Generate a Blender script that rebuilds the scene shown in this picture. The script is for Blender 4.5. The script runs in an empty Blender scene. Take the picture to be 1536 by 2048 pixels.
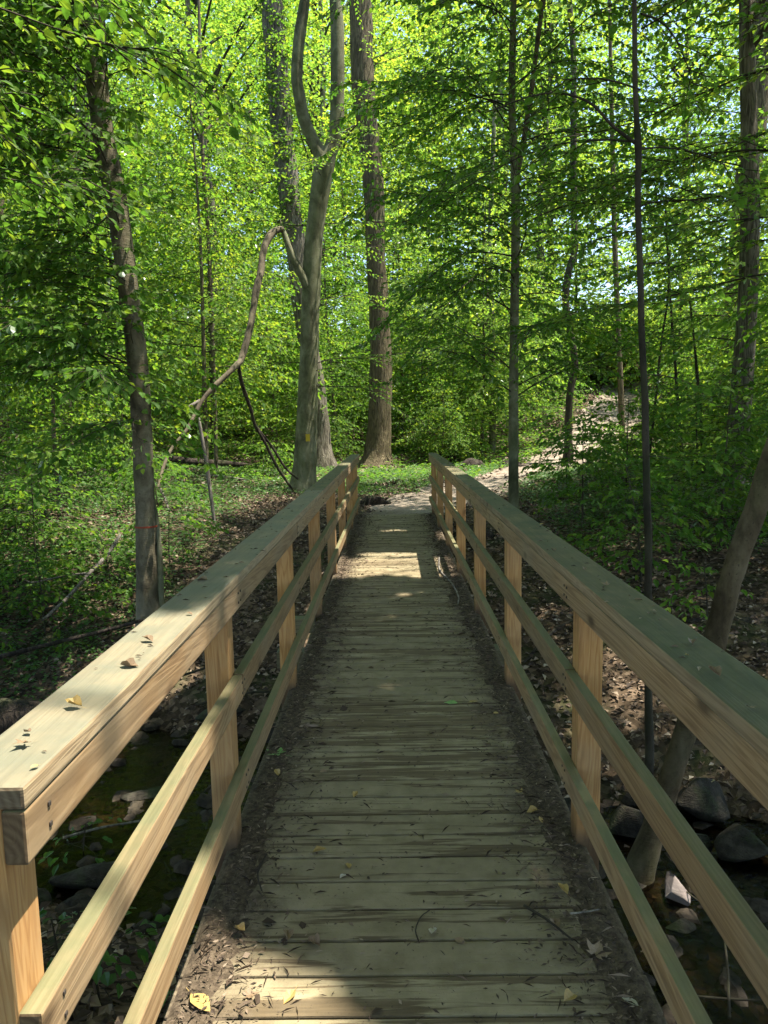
import bpy, bmesh, math, random
import numpy as np
from mathutils import Vector, Matrix, noise as mnoise

random.seed(7)
rng = np.random.default_rng(11)
R = math.radians
S = bpy.context.scene

# ------------------------------------------------------------------ camera
cam_data = bpy.data.cameras.new('camera')
cam = bpy.data.objects.new('camera', cam_data)
S.collection.objects.link(cam)
cam_data.sensor_fit = 'VERTICAL'
cam_data.sensor_height = 24.0
cam_data.lens = 24.0 * 1456.5 / 2048.0
cam_data.clip_start = 0.05
cam_data.clip_end = 600.0
F_ = Vector((-0.012904, 0.99239915, -0.12238228))
R_ = Vector((0.99975629, 0.01061243, -0.01935814))
U_ = Vector((0.01791222, 0.12260225, 0.99229423))
m = Matrix(((R_.x, U_.x, -F_.x, -0.026), (R_.y, U_.y, -F_.y, 0.0), (R_.z, U_.z, -F_.z, 1.6), (0, 0, 0, 1)))
cam.matrix_world = m
S.camera = cam

# ------------------------------------------------------------------ world, sun, exposure
SUN_S = 0.333                                   # metres a shadow moves towards -X per metre of height
SUN_EL = math.atan2(1.0, SUN_S)
w = bpy.data.worlds.new('World'); S.world = w; w.use_nodes = True
nt = w.node_tree; nt.nodes.clear()
sky = nt.nodes.new('ShaderNodeTexSky'); sky.sky_type = 'NISHITA'; sky.sun_disc = False
sky.sun_elevation = SUN_EL; sky.sun_rotation = R(90)
bg = nt.nodes.new('ShaderNodeBackground'); bg.inputs['Strength'].default_value = 0.13
wo = nt.nodes.new('ShaderNodeOutputWorld')
nt.links.new(sky.outputs[0], bg.inputs[0]); nt.links.new(bg.outputs[0], wo.inputs[0])
sd = bpy.data.lights.new('sun', 'SUN'); sd.energy = 5.0; sd.angle = R(0.53); sd.color = (1.0, 0.93, 0.83)
sun = bpy.data.objects.new('sun', sd); S.collection.objects.link(sun)
sun.rotation_euler = (0, math.atan(SUN_S), 0); sun.location = (8, 4, 30)
S.view_settings.view_transform = 'Standard'; S.view_settings.look = 'None'
S.view_settings.exposure = 1.8; S.view_settings.gamma = 1.0; S.view_settings.use_curve_mapping = False
S.cycles.max_bounces = 8; S.cycles.diffuse_bounces = 5; S.cycles.transmission_bounces = 6
S.cycles.transparent_max_bounces = 6; S.cycles.use_denoising = True
S.cycles.use_adaptive_sampling = True; S.cycles.adaptive_threshold = 0.02
S.cycles.sample_clamp_indirect = 6.0

# ------------------------------------------------------------------ helpers
COL = S.collection
def tag(o, label=None, cat=None, group=None, kind=None):
    if label: o['label'] = label
    if cat: o['category'] = cat
    if group: o['group'] = group
    if kind: o['kind'] = kind
    return o
def thing(name, label, cat, loc=(0, 0, 0), group=None):
    o = bpy.data.objects.new(name, None); COL.objects.link(o)
    o.location = loc; o.empty_display_size = 0.2
    return tag(o, label, cat, group)
def link(name, me, mat=None, parent=None, loc=None, rot=None):
    o = bpy.data.objects.new(name, me); COL.objects.link(o)
    if mat is not None and len(me.materials) == 0: me.materials.append(mat)
    if parent is not None: o.parent = parent
    if loc is not None: o.location = loc
    if rot is not None: o.rotation_euler = rot
    return o
def copy_tree(root, loc, rz=0.0, sc=1.0, label=None, group=None):
    r = root.copy(); COL.objects.link(r); r.location = loc; r.rotation_euler = (0, 0, rz); r.scale = (sc,) * 3
    if label: r['label'] = label
    if group: r['group'] = group
    for ch in list(root.children):
        c = ch.copy(); COL.objects.link(c); c.parent = r
        for g in ch.children:
            d = g.copy(); COL.objects.link(d); d.parent = c
    return r
def np_mesh(name, V, Fc, smooth=False, tint=None):
    """V (n,3); Fc (m,k) one polygon size."""
    me = bpy.data.meshes.new(name)
    V = np.ascontiguousarray(V, dtype=np.float32); Fc = np.ascontiguousarray(Fc, dtype=np.int32)
    mm, k = Fc.shape
    me.vertices.add(len(V)); me.vertices.foreach_set('co', V.ravel())
    me.loops.add(mm * k); me.loops.foreach_set('vertex_index', Fc.ravel())
    me.polygons.add(mm); me.polygons.foreach_set('loop_start', np.arange(0, mm * k, k, dtype=np.int32))
    me.polygons.foreach_set('use_smooth', np.full(mm, bool(smooth)))
    if tint is not None:
        a = me.attributes.new('tint', 'FLOAT', 'POINT'); a.data.foreach_set('value', np.ascontiguousarray(tint, dtype=np.float32))
    me.update(calc_edges=True)
    return me
def nz(x, y, z=0.0, s=1.0):
    return mnoise.noise(Vector((x * s, y * s, z * s)))
def vnoise(x, y, seed=0):
    """smooth value noise, arrays, about -1..1"""
    x = np.asarray(x, float); y = np.asarray(y, float)
    xi = np.floor(x).astype(np.int64); yi = np.floor(y).astype(np.int64)
    fx = x - xi; fy = y - yi; fx = fx * fx * (3 - 2 * fx); fy = fy * fy * (3 - 2 * fy)
    def h(a, b):
        v = np.sin(a * 127.1 + b * 311.7 + seed * 74.7) * 43758.5453
        return v - np.floor(v)
    return 2 * ((h(xi, yi) * (1 - fx) + h(xi + 1, yi) * fx) * (1 - fy) + (h(xi, yi + 1) * (1 - fx) + h(xi + 1, yi + 1) * fx) * fy) - 1
def fbm(x, y, seed=0, o=3):
    r = 0; a = 1.0; t = 0
    for k in range(o):
        r = r + a * vnoise(x * 2 ** k, y * 2 ** k, seed + k); t += a; a *= 0.5
    return r / t

# ------------------------------------------------------------------ materials
def new_mat(name):
    mt = bpy.data.materials.new(name); mt.use_nodes = True
    n = mt.node_tree; n.nodes.clear()
    out = n.nodes.new('ShaderNodeOutputMaterial')
    return mt, n, out
def N(n, t, **kw):
    nd = n.nodes.new(t)
    for k, v in kw.items():
        if k.startswith('i_'):
            nd.inputs[k[2:].replace('_', ' ')].default_value = v
        else: setattr(nd, k, v)
    return nd
def ramp(n, src, stops, interp='LINEAR'):
    r = n.nodes.new('ShaderNodeValToRGB'); r.color_ramp.interpolation = interp
    e = r.color_ramp.elements
    while len(e) < len(stops): e.new(0.5)
    for k, (p, c) in enumerate(stops):
        e[k].position = p; e[k].color = (*c, 1) if len(c) == 3 else c
    if src is not None: n.links.new(src, r.inputs[0])
    return r
def mixc(n, f, a, b, mode='MIX'):
    x = n.nodes.new('ShaderNodeMix'); x.data_type = 'RGBA'; x.blend_type = mode
    for sock, v in ((x.inputs[0], f), (x.inputs[6], a), (x.inputs[7], b)):
        if isinstance(v, (int, float)): sock.default_value = v
        elif isinstance(v, tuple): sock.default_value = (*v, 1) if len(v) == 3 else v
        else: n.links.new(v, sock)
    return x.outputs[2]
def mth(n, op, a, b=None, clamp=False):
    x = n.nodes.new('ShaderNodeMath'); x.operation = op; x.use_clamp = clamp
    for k, v in enumerate((a, b)):
        if v is None: continue
        if isinstance(v, (int, float)): x.inputs[k].default_value = v
        else: n.links.new(v, x.inputs[k])
    return x.outputs[0]
def coords(n, scale, use='Object', rnd=True):
    tc = n.nodes.new('ShaderNodeTexCoord'); mp = n.nodes.new('ShaderNodeMapping')
    mp.inputs['Scale'].default_value = scale
    n.links.new(tc.outputs[use], mp.inputs['Vector'])
    if rnd:
        oi = n.nodes.new('ShaderNodeObjectInfo')
        cm = n.nodes.new('ShaderNodeCombineXYZ')
        a = mth(n, 'MULTIPLY', oi.outputs['Random'], 37.0); b = mth(n, 'MULTIPLY', oi.outputs['Random'], 91.0)
        n.links.new(a, cm.inputs[0]); n.links.new(b, cm.inputs[1]); n.links.new(a, cm.inputs[2])
        n.links.new(cm.outputs[0], mp.inputs['Location'])
    return mp.outputs[0]
def noise(n, vec, scale, detail=4, rough=0.55, dist=0.0):
    x = n.nodes.new('ShaderNodeTexNoise'); x.inputs['Scale'].default_value = scale
    x.inputs['Detail'].default_value = detail; x.inputs['Roughness'].default_value = rough
    x.inputs['Distortion'].default_value = dist
    if vec is not None: n.links.new(vec, x.inputs['Vector'])
    return x.outputs['Fac']
def finish(n, out, col, rough=0.8, bump=None, bstr=0.3, bdist=0.01, spec=0.3):
    p = n.nodes.new('ShaderNodeBsdfPrincipled')
    if isinstance(col, tuple): p.inputs['Base Color'].default_value = (*col, 1)
    else: n.links.new(col, p.inputs['Base Color'])
    if isinstance(rough, (int, float)): p.inputs['Roughness'].default_value = rough
    else: n.links.new(rough, p.inputs['Roughness'])
    p.inputs['Specular IOR Level'].default_value = spec
    if bump is not None:
        b = n.nodes.new('ShaderNodeBump'); b.inputs['Strength'].default_value = bstr; b.inputs['Distance'].default_value = bdist
        n.links.new(bump, b.inputs['Height']); n.links.new(b.outputs[0], p.inputs['Normal'])
    n.links.new(p.outputs[0], out.inputs[0])
    return p

def leaf_mat(name, refl, trans, yellow=0.5, rough=0.45, gloss=0.4):
    """thin leaf: reflects REFL, lets TRANS through; per-leaf tint attribute varies it"""
    mt, n, out = new_mat(name)
    at = N(n, 'ShaderNodeAttribute', attribute_name='tint')
    t = at.outputs['Fac']
    oi = n.nodes.new('ShaderNodeObjectInfo')
    t2 = mth(n, 'ADD', mth(n, 'MULTIPLY', t, 0.75), mth(n, 'MULTIPLY', oi.outputs['Random'], 0.25))
    k = yellow
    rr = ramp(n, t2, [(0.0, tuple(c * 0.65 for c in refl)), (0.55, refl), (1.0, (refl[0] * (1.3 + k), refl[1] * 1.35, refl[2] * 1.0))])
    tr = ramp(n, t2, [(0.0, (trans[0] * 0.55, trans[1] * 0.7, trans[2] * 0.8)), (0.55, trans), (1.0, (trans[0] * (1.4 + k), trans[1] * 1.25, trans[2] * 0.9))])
    d = n.nodes.new('ShaderNodeBsdfDiffuse'); n.links.new(rr.outputs[0], d.inputs[0])
    l = n.nodes.new('ShaderNodeBsdfTranslucent'); n.links.new(tr.outputs[0], l.inputs[0])
    a = n.nodes.new('ShaderNodeAddShader'); n.links.new(d.outputs[0], a.inputs[0]); n.links.new(l.outputs[0], a.inputs[1])
    g = n.nodes.new('ShaderNodeBsdfGlossy'); g.inputs['Roughness'].default_value = rough; g.inputs[0].default_value = (1, 1, 1, 1)
    fr = n.nodes.new('ShaderNodeFresnel'); fr.inputs[0].default_value = 1.4
    mx = n.nodes.new('ShaderNodeMixShader')
    n.links.new(mth(n, 'MULTIPLY', fr.outputs[0], gloss), mx.inputs[0]); n.links.new(a.outputs[0], mx.inputs[1]); n.links.new(g.outputs[0], mx.inputs[2])
    n.links.new(mx.outputs[0], out.inputs[0])
    return mt
M = {}
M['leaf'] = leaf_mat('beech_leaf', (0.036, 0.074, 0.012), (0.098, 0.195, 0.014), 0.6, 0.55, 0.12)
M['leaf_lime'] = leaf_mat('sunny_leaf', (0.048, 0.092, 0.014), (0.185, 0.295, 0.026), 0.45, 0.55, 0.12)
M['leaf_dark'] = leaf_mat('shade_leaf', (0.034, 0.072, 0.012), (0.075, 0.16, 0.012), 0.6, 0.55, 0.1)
M['leaf_canopy'] = leaf_mat('canopy_leaf', (0.05, 0.085, 0.014), (0.14, 0.21, 0.018), 0.3)
M['ivy'] = leaf_mat('ground_plant_leaf', (0.032, 0.075, 0.016), (0.05, 0.13, 0.012), 0.4, 0.4)

def dead_leaf_mat():
    mt, n, out = new_mat('dead_leaf')
    at = N(n, 'ShaderNodeAttribute', attribute_name='tint')
    c = ramp(n, at.outputs['Fac'], [(0.0, (0.03, 0.02, 0.012)), (0.35, (0.08, 0.055, 0.035)), (0.65, (0.16, 0.115, 0.075)), (0.88, (0.25, 0.19, 0.13)), (1.0, (0.34, 0.28, 0.2))])
    finish(n, out, c.outputs[0], 0.7, spec=0.25)
    return mt
M['dead'] = dead_leaf_mat()
def simple_leaf(name, c1, c2, rough=0.55):
    mt, n, out = new_mat(name)
    v = coords(n, (1, 1, 1)); f = noise(n, v, 40, 3)
    r = ramp(n, f, [(0.35, c1), (0.65, c2)])
    finish(n, out, r.outputs[0], rough)
    return mt
M['yellow_leaf'] = simple_leaf('yellowed_leaf', (0.24, 0.16, 0.045), (0.36, 0.26, 0.09))
M['tan_leaf'] = simple_leaf('tan_leaf', (0.12, 0.08, 0.045), (0.22, 0.155, 0.09))
M['fresh_leaf'] = simple_leaf('fresh_fallen_leaf', (0.12, 0.24, 0.06), (0.20, 0.33, 0.10))
M['pale_leaf'] = simple_leaf('pale_leaf', (0.30, 0.27, 0.20), (0.42, 0.38, 0.30))

def bark_mat(name, c_dark, c_mid, c_light, furrow=0.0, moss=0.0, scale=1.0, relief=0.35):
    mt, n, out = new_mat(name)
    if furrow > 0:
        v = coords(n, (9 * scale, 9 * scale, 1.1 * scale)); f = noise(n, v, 2.0, 6, 0.6, 1.2)
        v2 = coords(n, (3, 3, 3)); f2 = noise(n, v2, 1.5, 4)
        r = ramp(n, f, [(0.36, c_dark), (0.5, c_mid), (0.68, c_light)])
        col = mixc(n, mth(n, 'MULTIPLY', f2, 0.35), r.outputs[0], c_mid)
        h = f; bs = furrow; bd = 0.06
    else:
        v = coords(n, (1, 1, 0.6)); f = noise(n, v, 3.0 * scale, 6, 0.65, 0.4)
        v2 = coords(n, (1.0, 1.0, 6.0)); f2 = noise(n, v2, 9.0 * scale, 4, 0.6)
        r = ramp(n, f, [(0.34, c_dark), (0.48, c_mid), (0.66, c_light)])
        col = mixc(n, mth(n, 'MULTIPLY', f2, 0.3), r.outputs[0], c_dark)
        sp = noise(n, v, 26 * scale, 3, 0.7); spr = ramp(n, sp, [(0.62, (0, 0, 0)), (0.70, (1, 1, 1))])
        col = mixc(n, mth(n, 'MULTIPLY', spr.outputs[0], 0.6), col, tuple(c * 0.4 for c in c_dark))
        h = mth(n, 'ADD', mth(n, 'ADD', f, mth(n, 'MULTIPLY', f2, 0.5)), mth(n, 'MULTIPLY', sp, 0.3)); bs = relief; bd = 0.03
    if moss > 0:
        v3 = coords(n, (1, 1, 0.5)); f3 = noise(n, v3, 4.0, 5, 0.6); mr = ramp(n, f3, [(0.5, (0, 0, 0)), (0.7, (1, 1, 1))])
        col = mixc(n, mth(n, 'MULTIPLY', mr.outputs[0], moss), col, (0.05, 0.08, 0.02))
    finish(n, out, col, 0.9, h, bs, bd, 0.15)
    return mt
M['bark_smooth'] = bark_mat('smooth_grey_bark', (0.055, 0.055, 0.030), (0.125, 0.125, 0.072), (0.22, 0.22, 0.14), 0, 0.4, 1.3)
M['bark_left'] = bark_mat('lichened_bark', (0.045, 0.038, 0.023), (0.13, 0.11, 0.068), (0.23, 0.20, 0.13), 0, 0.45, 1.7, 0.6)
M['bark_lean'] = bark_mat('mottled_brown_bark', (0.035, 0.026, 0.014), (0.085, 0.064, 0.034), (0.15, 0.12, 0.07), 0, 0.3, 2.0)
M['bark_furrow'] = bark_mat('furrowed_grey_bark', (0.03, 0.025, 0.018), (0.12, 0.105, 0.075), (0.27, 0.24, 0.185), 1.0, 0.2)
M['bark_brown'] = bark_mat('furrowed_brown_bark', (0.03, 0.024, 0.013), (0.10, 0.08, 0.045), (0.19, 0.155, 0.09), 1.0, 0.15)
M['bark_dark'] = bark_mat('dark_bark', (0.02, 0.017, 0.012), (0.045, 0.038, 0.026), (0.085, 0.07, 0.05), 0, 0.2)
M['bark_thin'] = bark_mat('thin_stem_bark', (0.05, 0.04, 0.03), (0.11, 0.09, 0.06), (0.18, 0.15, 0.10), 0, 0.2, 2.0)
M['deadwood'] = bark_mat('weathered_dead_wood', (0.06, 0.05, 0.04), (0.16, 0.14, 0.115), (0.30, 0.27, 0.22), 0.5, 0.05, 1.5)
M['log_dark'] = bark_mat('rotting_log_bark', (0.012, 0.01, 0.008), (0.04, 0.032, 0.025), (0.09, 0.07, 0.05), 0.9, 0.3)
M['rock'] = bark_mat('dark_wet_stone', (0.014, 0.012, 0.009), (0.034, 0.030, 0.022), (0.08, 0.07, 0.052), 0, 0.6, 2.2, 1.0)
M['pebble'] = bark_mat('brown_pebble', (0.015, 0.012, 0.009), (0.035, 0.028, 0.02), (0.075, 0.058, 0.04), 0, 0.1, 3.0)
M['rock_pale'] = bark_mat('pale_stone', (0.10, 0.08, 0.07), (0.21, 0.175, 0.155), (0.30, 0.26, 0.23), 0, 0.0, 2.0)

def wood_mat(name, axis, c_dark, c_mid, c_light, algae=(0.10, 0.115, 0.06), algae_amt=0.8, knots=True, post=False):
    """sawn treated pine, grain along AXIS; upward faces carry grey-green algae"""
    mt, n, out = new_mat(name)
    s = [26.0, 26.0, 26.0]; s[axis] = 1.0
    v = coords(n, tuple(s)); g = noise(n, v, 1.0, 5, 0.62, 1.4)
    s2 = [7.0, 7.0, 7.0]; s2[axis] = 0.45
    v2 = coords(n, tuple(s2)); g2 = noise(n, v2, 1.0, 4, 0.5, 2.5)
    s3 = [160.0, 160.0, 160.0]; s3[axis] = 5.0
    v3 = coords(n, tuple(s3)); g3 = noise(n, v3, 1.0, 2, 0.5)
    wv = mth(n, 'SINE', mth(n, 'MULTIPLY', g2, 60.0))
    ww = mth(n, 'MULTIPLY', mth(n, 'ADD', wv, 1.0), 0.5)
    gg = mth(n, 'ADD', mth(n, 'MULTIPLY', g, 0.55), mth(n, 'MULTIPLY', ww, 0.22))
    gg = mth(n, 'ADD', gg, mth(n, 'MULTIPLY', g3, 0.18))
    r = ramp(n, gg, [(0.20, c_dark), (0.46, c_mid), (0.74, c_light)])
    col = r.outputs[0]
    # board to board variation
    oi = n.nodes.new('ShaderNodeObjectInfo')
    vr = ramp(n, oi.outputs['Random'], [(0.0, (0.82, 0.80, 0.76)), (1.0, (1.12, 1.10, 1.06))])
    col = mixc(n, 1.0, col, vr.outputs[0], 'MULTIPLY')
    # weathered patches
    v4 = coords(n, (1, 1, 1)); st = noise(n, v4, 2.2, 5, 0.6)
    sr = ramp(n, st, [(0.42, (0, 0, 0)), (0.66, (1, 1, 1))])
    col = mixc(n, mth(n, 'MULTIPLY', sr.outputs[0], 0.35), col, (0.17, 0.16, 0.11))
    if knots:
        v5 = coords(n, tuple(6.0 if k != axis else 2.6 for k in range(3)))
        vo = n.nodes.new('ShaderNodeTexVoronoi'); vo.inputs['Scale'].default_value = 1.0; n.links.new(v5, vo.inputs['Vector'])
        kr = ramp(n, vo.outputs['Distance'], [(0.05, (1, 1, 1)), (0.12, (0.3, 0.3, 0.3)), (0.16, (0, 0, 0))])
        col = mixc(n, mth(n, 'MULTIPLY', kr.outputs[0], 0.85), col, tuple(c * 0.45 for c in c_dark))
    ge = n.nodes.new('ShaderNodeNewGeometry'); sx = n.nodes.new('ShaderNodeSeparateXYZ'); n.links.new(ge.outputs['Normal'], sx.inputs[0])
    # sawn end grain: darker, with growth rings
    tcn = n.nodes.new('ShaderNodeTexCoord'); sn_ = n.nodes.new('ShaderNodeSeparateXYZ'); n.links.new(tcn.outputs['Normal'], sn_.inputs[0])
    eg = ramp(n, mth(n, 'ABSOLUTE', sn_.outputs[axis]), [(0.6, (0, 0, 0)), (0.8, (1, 1, 1))])
    rg = n.nodes.new('ShaderNodeTexWave'); rg.wave_type = 'RINGS'; rg.rings_direction = 'XYZ'[axis]; rg.inputs['Scale'].default_value = 22.0; rg.inputs['Distortion'].default_value = 2.0
    mpr = n.nodes.new('ShaderNodeMapping'); mpr.inputs['Location'].default_value = (0.03, 0.03, 0.03); n.links.new(tcn.outputs['Object'], mpr.inputs['Vector']); n.links.new(mpr.outputs[0], rg.inputs['Vector'])
    egc = mixc(n, rg.outputs['Fac'], tuple(x * 0.55 for x in c_dark), tuple(x * 0.45 for x in c_mid))
    col = mixc(n, mth(n, 'MULTIPLY', eg.outputs[0], 0.9), col, egc)
    up = ramp(n, sx.outputs[2], [(0.35, (0, 0, 0)), (0.8, (1, 1, 1))])
    an = noise(n, v4, 5.0, 5, 0.65); ar = ramp(n, an, [(0.28, (0.55, 0.55, 0.55)), (0.6, (1, 1, 1))])
    am = mth(n, 'MULTIPLY', mth(n, 'MULTIPLY', up.outputs[0], ar.outputs[0]), algae_amt)
    acol = mixc(n, g, tuple(c * 0.75 for c in algae), tuple(c * 1.3 for c in algae))
    col = mixc(n, am, col, acol)
    if post:   # earth splashed on the foot
        tc = n.nodes.new('ShaderNodeTexCoord'); sz = n.nodes.new('ShaderNodeSeparateXYZ'); n.links.new(tc.outputs['Object'], sz.inputs[0])
        ft = mth(n, 'ADD', sz.outputs[2], mth(n, 'MULTIPLY', an, 0.16))
        fr = ramp(n, ft, [(0.10, (1, 1, 1)), (0.24, (0, 0, 0))])
        col = mixc(n, mth(n, 'MULTIPLY', fr.outputs[0], 0.85), col, (0.05, 0.035, 0.022))
    finish(n, out, col, 0.72, gg, 0.35, 0.004, 0.3)
    return mt
M['board'] = wood_mat('rail_board_wood', 1, (0.13, 0.075, 0.033), (0.255, 0.165, 0.08), (0.35, 0.245, 0.13), algae=(0.085, 0.100, 0.046))
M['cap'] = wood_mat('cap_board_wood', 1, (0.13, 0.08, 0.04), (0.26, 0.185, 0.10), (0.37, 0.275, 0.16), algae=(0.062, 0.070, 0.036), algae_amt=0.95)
M['cap_sunlit'] = wood_mat('sunlit_cap_board_wood', 1, (0.15, 0.10, 0.055), (0.30, 0.225, 0.13), (0.40, 0.31, 0.19), algae=(0.125, 0.125, 0.085), algae_amt=0.95)  # paler, less green copy of the cap wood, sunlight put into its colour
M['post'] = wood_mat('post_wood', 2, (0.25, 0.115, 0.035), (0.40, 0.21, 0.07), (0.50, 0.30, 0.12), post=True)
M['beam'] = wood_mat('beam_wood', 0, (0.08, 0.07, 0.03), (0.14, 0.12, 0.06), (0.2, 0.17, 0.09))

def plank_mat():
    mt, n, out = new_mat('muddy_deck_plank')
    v = coords(n, (1.6, 30, 30)); g = noise(n, v, 1.0, 6, 0.62, 1.0)
    v2 = coords(n, (0.8, 9, 9)); g2 = noise(n, v2, 1.0, 4, 0.55, 1.5)
    v3 = coords(n, (5, 90, 90)); g3 = noise(n, v3, 1.0, 3, 0.6)
    oi = n.nodes.new('ShaderNodeObjectInfo')
    vw = coords(n, (1, 1, 1), 'Generated', False)
    ge = n.nodes.new('ShaderNodeNewGeometry'); sp = n.nodes.new('ShaderNodeSeparateXYZ'); n.links.new(ge.outputs['Position'], sp.inputs[0])
    # worn streaks: bare dark wood where the mud film has gone, more of it on some planks
    wear = mth(n, 'ADD', mth(n, 'MULTIPLY', g, 0.6), mth(n, 'MULTIPLY', g2, 0.5))
    wear = mth(n, 'ADD', wear, mth(n, 'MULTIPLY', g3, 0.12))
    wear = mth(n, 'SUBTRACT', wear, mth(n, 'MULTIPLY', mth(n, 'SUBTRACT', oi.outputs['Random'], 0.5), 0.13))
    wr = ramp(n, wear, [(0.575, (1, 1, 1)), (0.625, (0, 0, 0))])
    bn = noise(n, ge.outputs['Position'], 9.0, 5, 0.6)
    mud = ramp(n, bn, [(0.3, (0.185, 0.155, 0.088)), (0.7, (0.295, 0.25, 0.155))])
    bare = ramp(n, g3, [(0.3, (0.05, 0.034, 0.018)), (0.7, (0.12, 0.085, 0.045))])
    col = mixc(n, mth(n, 'MULTIPLY', wr.outputs[0], 0.8), mud.outputs[0], bare.outputs[0])
    vr = ramp(n, oi.outputs['Random'], [(0.0, (0.80, 0.78, 0.76)), (1.0, (1.10, 1.09, 1.06))])
    col = mixc(n, 1.0, col, vr.outputs[0], 'MULTIPLY')
    # black soil worked in from both sides
    ax = mth(n, 'ABSOLUTE', mth(n, 'ADD', sp.outputs[0], -0.01))
    sn = noise(n, ge.outputs['Position'], 5.0, 6, 0.65)
    e = mth(n, 'ADD', ax, mth(n, 'MULTIPLY', mth(n, 'SUBTRACT', sn, 0.5), 0.75))
    er = ramp(n, e, [(0.40, (0, 0, 0)), (0.62, (1, 1, 1))])
    soil = ramp(n, noise(n, ge.outputs['Position'], 60.0, 4, 0.7), [(0.35, (0.038, 0.029, 0.018)), (0.55, (0.095, 0.072, 0.047)), (0.75, (0.17, 0.135, 0.09))])
    col = mixc(n, mth(n, 'MULTIPLY', er.outputs[0], 0.85), col, soil.outputs[0])
    spk = noise(n, ge.outputs['Position'], 130.0, 3, 0.6); sr = ramp(n, spk, [(0.66, (0, 0, 0)), (0.72, (1, 1, 1))])
    col = mixc(n, mth(n, 'MULTIPLY', sr.outputs[0], 0.7), col, (0.04, 0.03, 0.02))
    h = mth(n, 'ADD', mth(n, 'MULTIPLY', g3, 0.5), mth(n, 'ADD', g, mth(n, 'MULTIPLY', spk, 0.5)))
    finish(n, out, col, 0.85, h, 0.45, 0.006, 0.25)
    return mt
M['plank'] = plank_mat()

def ground_mat():
    mt, n, out = new_mat('forest_floor')
    ge = n.nodes.new('ShaderNodeNewGeometry'); P = ge.outputs['Position']
    vo = n.nodes.new('ShaderNodeTexVoronoi'); vo.inputs['Scale'].default_value = 16.0; n.links.new(P, vo.inputs['Vector'])
    a = noise(n, P, 1.2, 6, 0.6); b = noise(n, P, 14, 5, 0.7)
    sp = n.nodes.new('ShaderNodeSeparateColor'); n.links.new(vo.outputs['Color'], sp.inputs[0])
    f = mth(n, 'ADD', mth(n, 'MULTIPLY', sp.outputs[0], 0.5), mth(n, 'MULTIPLY', b, 0.5))
    c = ramp(n, f, [(0.25, (0.022, 0.016, 0.010)), (0.5, (0.065, 0.046, 0.028)), (0.75, (0.14, 0.10, 0.065)), (0.95, (0.22, 0.17, 0.12))])
    gr = ramp(n, a, [(0.5, (0, 0, 0)), (0.62, (1, 1, 1))])
    col = mixc(n, mth(n, 'MULTIPLY', gr.outputs[0], 0.45), c.outputs[0], (0.03, 0.055, 0.015))
    finish(n, out, col, 0.95, f, 0.8, 0.05, 0.1)
    return mt
M['ground'] = ground_mat()
def path_mat():
    mt, n, out = new_mat('trodden_earth')
    ge = n.nodes.new('ShaderNodeNewGeometry'); P = ge.outputs['Position']
    a = noise(n, P, 1.5, 6, 0.6); b = noise(n, P, 25, 5, 0.75)
    f = mth(n, 'ADD', mth(n, 'MULTIPLY', a, 0.5), mth(n, 'MULTIPLY', b, 0.5))
    c = ramp(n, f, [(0.35, (0.10, 0.08, 0.055)), (0.5, (0.20, 0.165, 0.125)), (0.68, (0.33, 0.28, 0.22))])
    finish(n, out, c.outputs[0], 0.95, b, 0.5, 0.03, 0.1)
    return mt
M['path'] = path_mat()
def soil_mat():
    mt, n, out = new_mat('damp_soil')
    ge = n.nodes.new('ShaderNodeNewGeometry'); P = ge.outputs['Position']
    b = noise(n, P, 45, 6, 0.75)
    c = ramp(n, b, [(0.35, (0.032, 0.024, 0.015)), (0.55, (0.09, 0.068, 0.044)), (0.75, (0.17, 0.135, 0.09))])
    finish(n, out, c.outputs[0], 0.95, b, 0.8, 0.01, 0.15)
    return mt
M['soil'] = soil_mat()
def bed_mat():
    mt, n, out = new_mat('stream_bed_gravel')
    ge = n.nodes.new('ShaderNodeNewGeometry'); P = ge.outputs['Position']
    vo = n.nodes.new('ShaderNodeTexVoronoi'); vo.inputs['Scale'].default_value = 22.0; n.links.new(P, vo.inputs['Vector'])
    sp = n.nodes.new('ShaderNodeSeparateColor'); n.links.new(vo.outputs['Color'], sp.inputs[0])
    b = noise(n, P, 3, 4)
    c = ramp(n, mth(n, 'MULTIPLY', mth(n, 'ADD', sp.outputs[0], b), 0.5), [(0.2, (0.012, 0.010, 0.007)), (0.5, (0.04, 0.03, 0.018)), (0.8, (0.12, 0.075, 0.038))])
    finish(n, out, c.outputs[0], 0.5, vo.outputs['Distance'], 0.6, 0.02, 0.4)
    return mt
M['bed'] = bed_mat()
def water_mat():
    mt, n, out = new_mat('stream_water')
    ge = n.nodes.new('ShaderNodeNewGeometry')
    mp = n.nodes.new('ShaderNodeMapping'); mp.inputs['Scale'].default_value = (3.0, 7.0, 1.0); n.links.new(ge.outputs['Position'], mp.inputs['Vector'])
    f = noise(n, mp.outputs[0], 3.0, 4, 0.6, 0.8)
    b = n.nodes.new('ShaderNodeBump'); b.inputs['Strength'].default_value = 0.35; b.inputs['Distance'].default_value = 0.03; n.links.new(f, b.inputs['Height'])
    fr = n.nodes.new('ShaderNodeFresnel'); fr.inputs[0].default_value = 1.33; n.links.new(b.outputs[0], fr.inputs['Normal'])
    g = n.nodes.new('ShaderNodeBsdfGlossy'); g.inputs['Roughness'].default_value = 0.03; n.links.new(b.outputs[0], g.inputs['Normal'])
    t = n.nodes.new('ShaderNodeBsdfTransparent'); t.inputs[0].default_value = (0.30, 0.27, 0.20, 1)
    mx = n.nodes.new('ShaderNodeMixShader'); n.links.new(fr.outputs[0], mx.inputs[0]); n.links.new(t.outputs[0], mx.inputs[1]); n.links.new(g.outputs[0], mx.inputs[2])
    n.links.new(mx.outputs[0], out.inputs[0])
    return mt
M['water'] = water_mat()
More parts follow.
